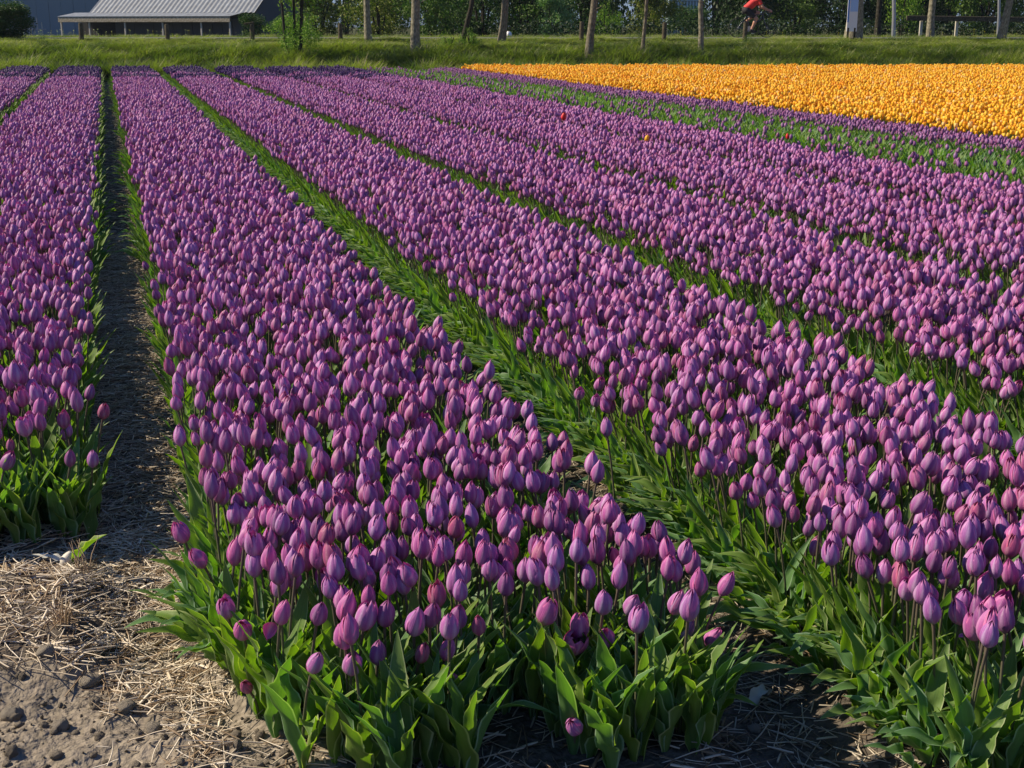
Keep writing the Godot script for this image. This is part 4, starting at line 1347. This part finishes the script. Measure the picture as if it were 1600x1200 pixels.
func make_cyclist() -> void:
	var at := ud(8.62, 47.6)
	at.y = 1.24
	# local: x = riding direction, y up, z towards the field
	var bike := thing("bicycle", "dark road bicycle ridden along the path", "bicycle", at, -PSI)
	for wx in [-0.52, 0.52]:
		var rim := []
		var rr := []
		for i in 25:
			rim.append(Vector3(wx + cos(TAU * i / 24) * 0.335, 0.345 + sin(TAU * i / 24) * 0.335, 0)); rr.append(0.013)
		var s := Shape.new()
		s.tube(rim, rr, 8, false)
		var w := part("wheel", s.mesh(M.rubber), bike)
		var sp := Shape.new()
		for i in 16:
			sp.tube([Vector3(wx, 0.345, 0), Vector3(wx + cos(TAU * i / 16) * 0.325, 0.345 + sin(TAU * i / 16) * 0.325, 0)], [0.0015, 0.0015], 3, false)
		sp.tube([Vector3(wx, 0.345, -0.05), Vector3(wx, 0.345, 0.05)], [0.02, 0.02], 8)
		part("spokes", sp.mesh(M.metal), w)
	var fr := Shape.new()
	for q in [[-0.12, 0.30, -0.24, 0.82], [-0.12, 0.30, 0.34, 0.72], [-0.22, 0.76, 0.33, 0.80], [-0.52, 0.345, -0.12, 0.30], [-0.52, 0.345, -0.22, 0.76], [0.36, 0.66, 0.34, 0.86]]:
		fr.tube([Vector3(q[0], q[1], 0), Vector3(q[2], q[3], 0)], [0.018, 0.018], 8)
	part("frame", fr.mesh(M.bike_paint), bike)
	for z in [-0.05, 0.05]:
		var fk := Shape.new()
		fk.tube([Vector3(0.36, 0.68, z * 0.5), Vector3(0.43, 0.5, z), Vector3(0.52, 0.345, z)], [0.014, 0.012, 0.01], 6)
		part("fork", fk.mesh(M.bike_paint), bike)
	var hb := Shape.new()
	hb.tube([Vector3(0.34, 0.86, 0), Vector3(0.42, 0.89, 0)], [0.015, 0.015], 8)
	hb.tube([Vector3(0.58, 0.75, -0.2), Vector3(0.62, 0.84, -0.2), Vector3(0.55, 0.90, -0.2), Vector3(0.42, 0.89, -0.16), Vector3(0.42, 0.89, 0.16), Vector3(0.55, 0.90, 0.2), Vector3(0.62, 0.84, 0.2), Vector3(0.58, 0.75, 0.2)], [0.012, 0.012, 0.012, 0.012, 0.012, 0.012, 0.012, 0.012], 7)
	part("handlebar", hb.mesh(M.bike_paint), bike)
	var sd := Shape.new()
	sd.tube([Vector3(-0.40, 0.86, 0), Vector3(-0.34, 0.875, 0), Vector3(-0.22, 0.86, 0), Vector3(-0.12, 0.855, 0)], [0.05, 0.07, 0.035, 0.02], 10)
	part("saddle", sd.mesh(M.rubber), bike)
	var ck := Shape.new()
	ck.tube([Vector3(-0.12, 0.30, 0.03), Vector3(-0.12, 0.30, 0.045)], [0.10, 0.10], 16)
	ck.tube([Vector3(-0.12, 0.30, 0.07), Vector3(-0.02, 0.16, 0.08)], [0.012, 0.012], 6)
	ck.tube([Vector3(-0.12, 0.30, -0.07), Vector3(-0.22, 0.44, -0.08)], [0.012, 0.012], 6)
	ck.box(Vector3(-0.02, 0.15, 0.12), Vector3(0.09, 0.02, 0.07))
	ck.box(Vector3(-0.22, 0.45, -0.12), Vector3(0.09, 0.02, 0.07))
	part("crank", ck.mesh(M.metal), bike)
	# the rider
	var hip := Vector3(-0.28, 0.96, 0)
	var chest := Vector3(0.10, 1.30, 0)
	var neck := Vector3(0.22, 1.37, 0)
	var head := Vector3(0.36, 1.46, 0)
	var legs := []
	for z in [-1, 1]:
		var hj := hip + Vector3(0.02, -0.03, z * 0.09)
		var knee := Vector3(0.10, 0.66, z * 0.11) if z > 0 else Vector3(0.19, 0.86, z * 0.11)
		var ankle := Vector3(-0.06, 0.27, z * 0.10) if z > 0 else Vector3(-0.24, 0.55, z * 0.10)
		legs.append([hj, knee, ankle, ankle + Vector3(0.15, -0.07 if z > 0 else -0.06, z * 0.01)])
	var bones := [[hip, (hip + chest) / 2, 0.125, 0.12], [(hip + chest) / 2, chest, 0.12, 0.135], [chest + Vector3(0.02, 0.02, -0.15), chest + Vector3(0.02, 0.02, 0.15), 0.075, 0.075], [neck - Vector3(0.05, 0.02, 0), head, 0.055, 0.055],
		[head + Vector3(-0.02, 0.045, 0), head + Vector3(0.035, 0.0, 0), 0.088, 0.068], [head + Vector3(0.045, -0.05, 0), head + Vector3(0.06, -0.07, 0), 0.045, 0.035], [head + Vector3(0.10, -0.005, 0), head + Vector3(0.115, -0.02, 0), 0.012, 0.013]]
	var jersey := [[hip + Vector3(0.03, 0.05, 0), (hip + chest) / 2, 0.130, 0.135], [(hip + chest) / 2, chest, 0.135, 0.15], [chest + Vector3(0.02, 0.02, -0.15), chest + Vector3(0.02, 0.02, 0.15), 0.09, 0.09]]
	var shorts := [[hip, hip + Vector3(0.08, 0.04, 0), 0.14, 0.13]]
	for q in legs:
		bones.append([q[0], q[1], 0.085, 0.058]); bones.append([q[1], q[1].lerp(q[2], 0.35), 0.056, 0.06]); bones.append([q[1].lerp(q[2], 0.35), q[2], 0.06, 0.038]); bones.append([q[2] - Vector3(0.03, 0.03, 0), q[3], 0.04, 0.03])
		shorts.append([q[0], q[0].lerp(q[1], 0.72), 0.10, 0.078])
	var hands := []
	for z in [-1, 1]:
		var sh := chest + Vector3(0.03, 0.02, z * 0.17)
		var el := Vector3(0.28, 1.06, z * 0.22)
		var wr := Vector3(0.50, 0.96, z * 0.20)
		bones.append([sh, el, 0.05, 0.04]); bones.append([el, wr, 0.04, 0.028])
		jersey.append([sh, sh.lerp(el, 0.6), 0.068, 0.06])
		var palm := Vector3(0.575, 0.935, z * 0.20)
		hands.append([wr - Vector3(0.02, -0.008, 0), palm, 0.026, 0.026])
		for i in 4:
			var o := Vector3(0.03 - i * 0.022, 0, 0)
			var l: float = [0.9, 1.0, 0.95, 0.75][i]
			var k1 := palm + o + Vector3(0.01, -0.015, z * 0.03)
			var k2 := k1 + Vector3(0.004, -0.035 * l, z * 0.004)
			var k3 := k2 + Vector3(-0.002, -0.018 * l, -z * 0.02)
			hands.append([palm + o, k1, 0.013, 0.010]); hands.append([k1, k2, 0.010, 0.009]); hands.append([k2, k3, 0.009, 0.008])
		var th := palm + Vector3(-0.02, -0.005, -z * 0.02)
		hands.append([th, th + Vector3(0.03, -0.02, -z * 0.012), 0.012, 0.010]); hands.append([th + Vector3(0.03, -0.02, -z * 0.012), th + Vector3(0.05, -0.035, -z * 0.002), 0.010, 0.009])
	var body := skin_of(bones, 0.022, 0.04)
	body.add(skin_of(hands, 0.0065, 0.008), Transform3D.IDENTITY)
	var pe := thing("person", "cyclist in red jersey and black shorts, bent over the handlebar", "person", at, -PSI)
	part("body", body.mesh(M.skin), pe)
	part("jersey", skin_of(jersey, 0.024, 0.05).mesh(M.jersey), pe)
	part("shorts", skin_of(shorts, 0.024, 0.05).mesh(M.shorts), pe)
	var hr := skin_of([[head + Vector3(-0.03, 0.055, 0), head + Vector3(0.02, 0.07, 0), 0.092, 0.075], [head + Vector3(-0.06, 0.02, 0), head + Vector3(-0.05, -0.02, 0), 0.07, 0.055]], 0.02, 0.02)
	part("hair", hr.mesh(M.hair), pe)
	for z in [-1, 1]:
		var es := Shape.new()
		es.tube([head + Vector3(0.092, 0.02, z * 0.032), head + Vector3(0.100, 0.02, z * 0.032)], [0.011, 0.006], 8)
		part("eye", es.mesh(M.hair), pe)
		var er := Shape.new()
		er.tube([head + Vector3(-0.005, 0.02, z * 0.082), head + Vector3(-0.012, -0.005, z * 0.095), head + Vector3(-0.005, -0.03, z * 0.083)], [0.01, 0.017, 0.01], 8)
		part("ear", er.mesh(M.skin), pe)
		var q: Array = legs[0 if z < 0 else 1]
		var ss := skin_of([[q[2] - Vector3(0.035, 0.04, 0), q[3], 0.05, 0.038], [q[2], q[2] - Vector3(0.02, 0.03, 0), 0.045, 0.045]], 0.015, 0.02)
		part("shoe", ss.mesh(M.shorts), pe)
	var ms := Shape.new()
	ms.tube([head + Vector3(0.092, -0.062, -0.022), head + Vector3(0.098, -0.064, 0), head + Vector3(0.092, -0.062, 0.022)], [0.003, 0.005, 0.003], 6)
	part("mouth", ms.mesh(M.jersey), pe)

func _ready() -> void:
	# ---- camera, sky, sun, exposure
	var cam := Camera3D.new()
	cam.name = "camera"
	cam.fov = 33.398
	cam.near = 0.05
	cam.far = 1200.0
	cam.position = Vector3(0, 1.70, 0)
	cam.rotation = Vector3(-0.27393, -PSI, 0)
	add_child(cam)
	cam.current = true
	var env := Environment.new()
	env.background_mode = Environment.BG_SKY
	var sky := ProceduralSkyMaterial.new()
	sky.sky_top_color = Color(0.30, 0.45, 0.72)
	sky.sky_horizon_color = Color(0.62, 0.70, 0.80)
	sky.ground_bottom_color = Color(0.16, 0.15, 0.10)
	sky.ground_horizon_color = Color(0.40, 0.42, 0.40)
	sky.sky_energy_multiplier = 0.78
	sky.ground_energy_multiplier = 0.5
	env.sky = Sky.new()
	env.sky.sky_material = sky
	env.tonemap_mode = Environment.TONE_MAPPER_LINEAR
	env.tonemap_exposure = 1.45
	env.fog_enabled = true
	env.fog_density = 0.0002
	env.fog_light_color = Color(0.80, 0.86, 0.93)
	env.sdfgi_enabled = true
	env.ssao_enabled = true
	env.ssil_enabled = true
	var we := WorldEnvironment.new()
	we.name = "world_environment"
	we.environment = env
	add_child(we)
	var sun := DirectionalLight3D.new()
	sun.name = "sun"
	sun.light_energy = 1.6
	sun.light_color = Color(1.0, 0.93, 0.82)
	sun.light_angular_distance = 0.5
	sun.shadow_enabled = true
	add_child(sun)
	var az := PSI - deg_to_rad(82.0)      # measured from the rows, left of the view and beyond
	var el := deg_to_rad(39.0)
	var to := Vector3(sin(az) * cos(el), sin(el), -cos(az) * cos(el))
	sun.look_at_from_position(to * 50, Vector3.ZERO)
	# ---- the rest
	rng.seed = 20240
	n_soft.seed = 3; n_soft.frequency = 0.35; n_soft.fractal_octaves = 3
	n_fine.seed = 8; n_fine.frequency = 6.0; n_fine.fractal_octaves = 3
	make_materials()
	make_ground()
	make_crowns()
	make_buildings()
	make_trees()
	make_bank()
	make_cyclist()
	make_tulip_parts()
	make_tulips()
	make_litter()
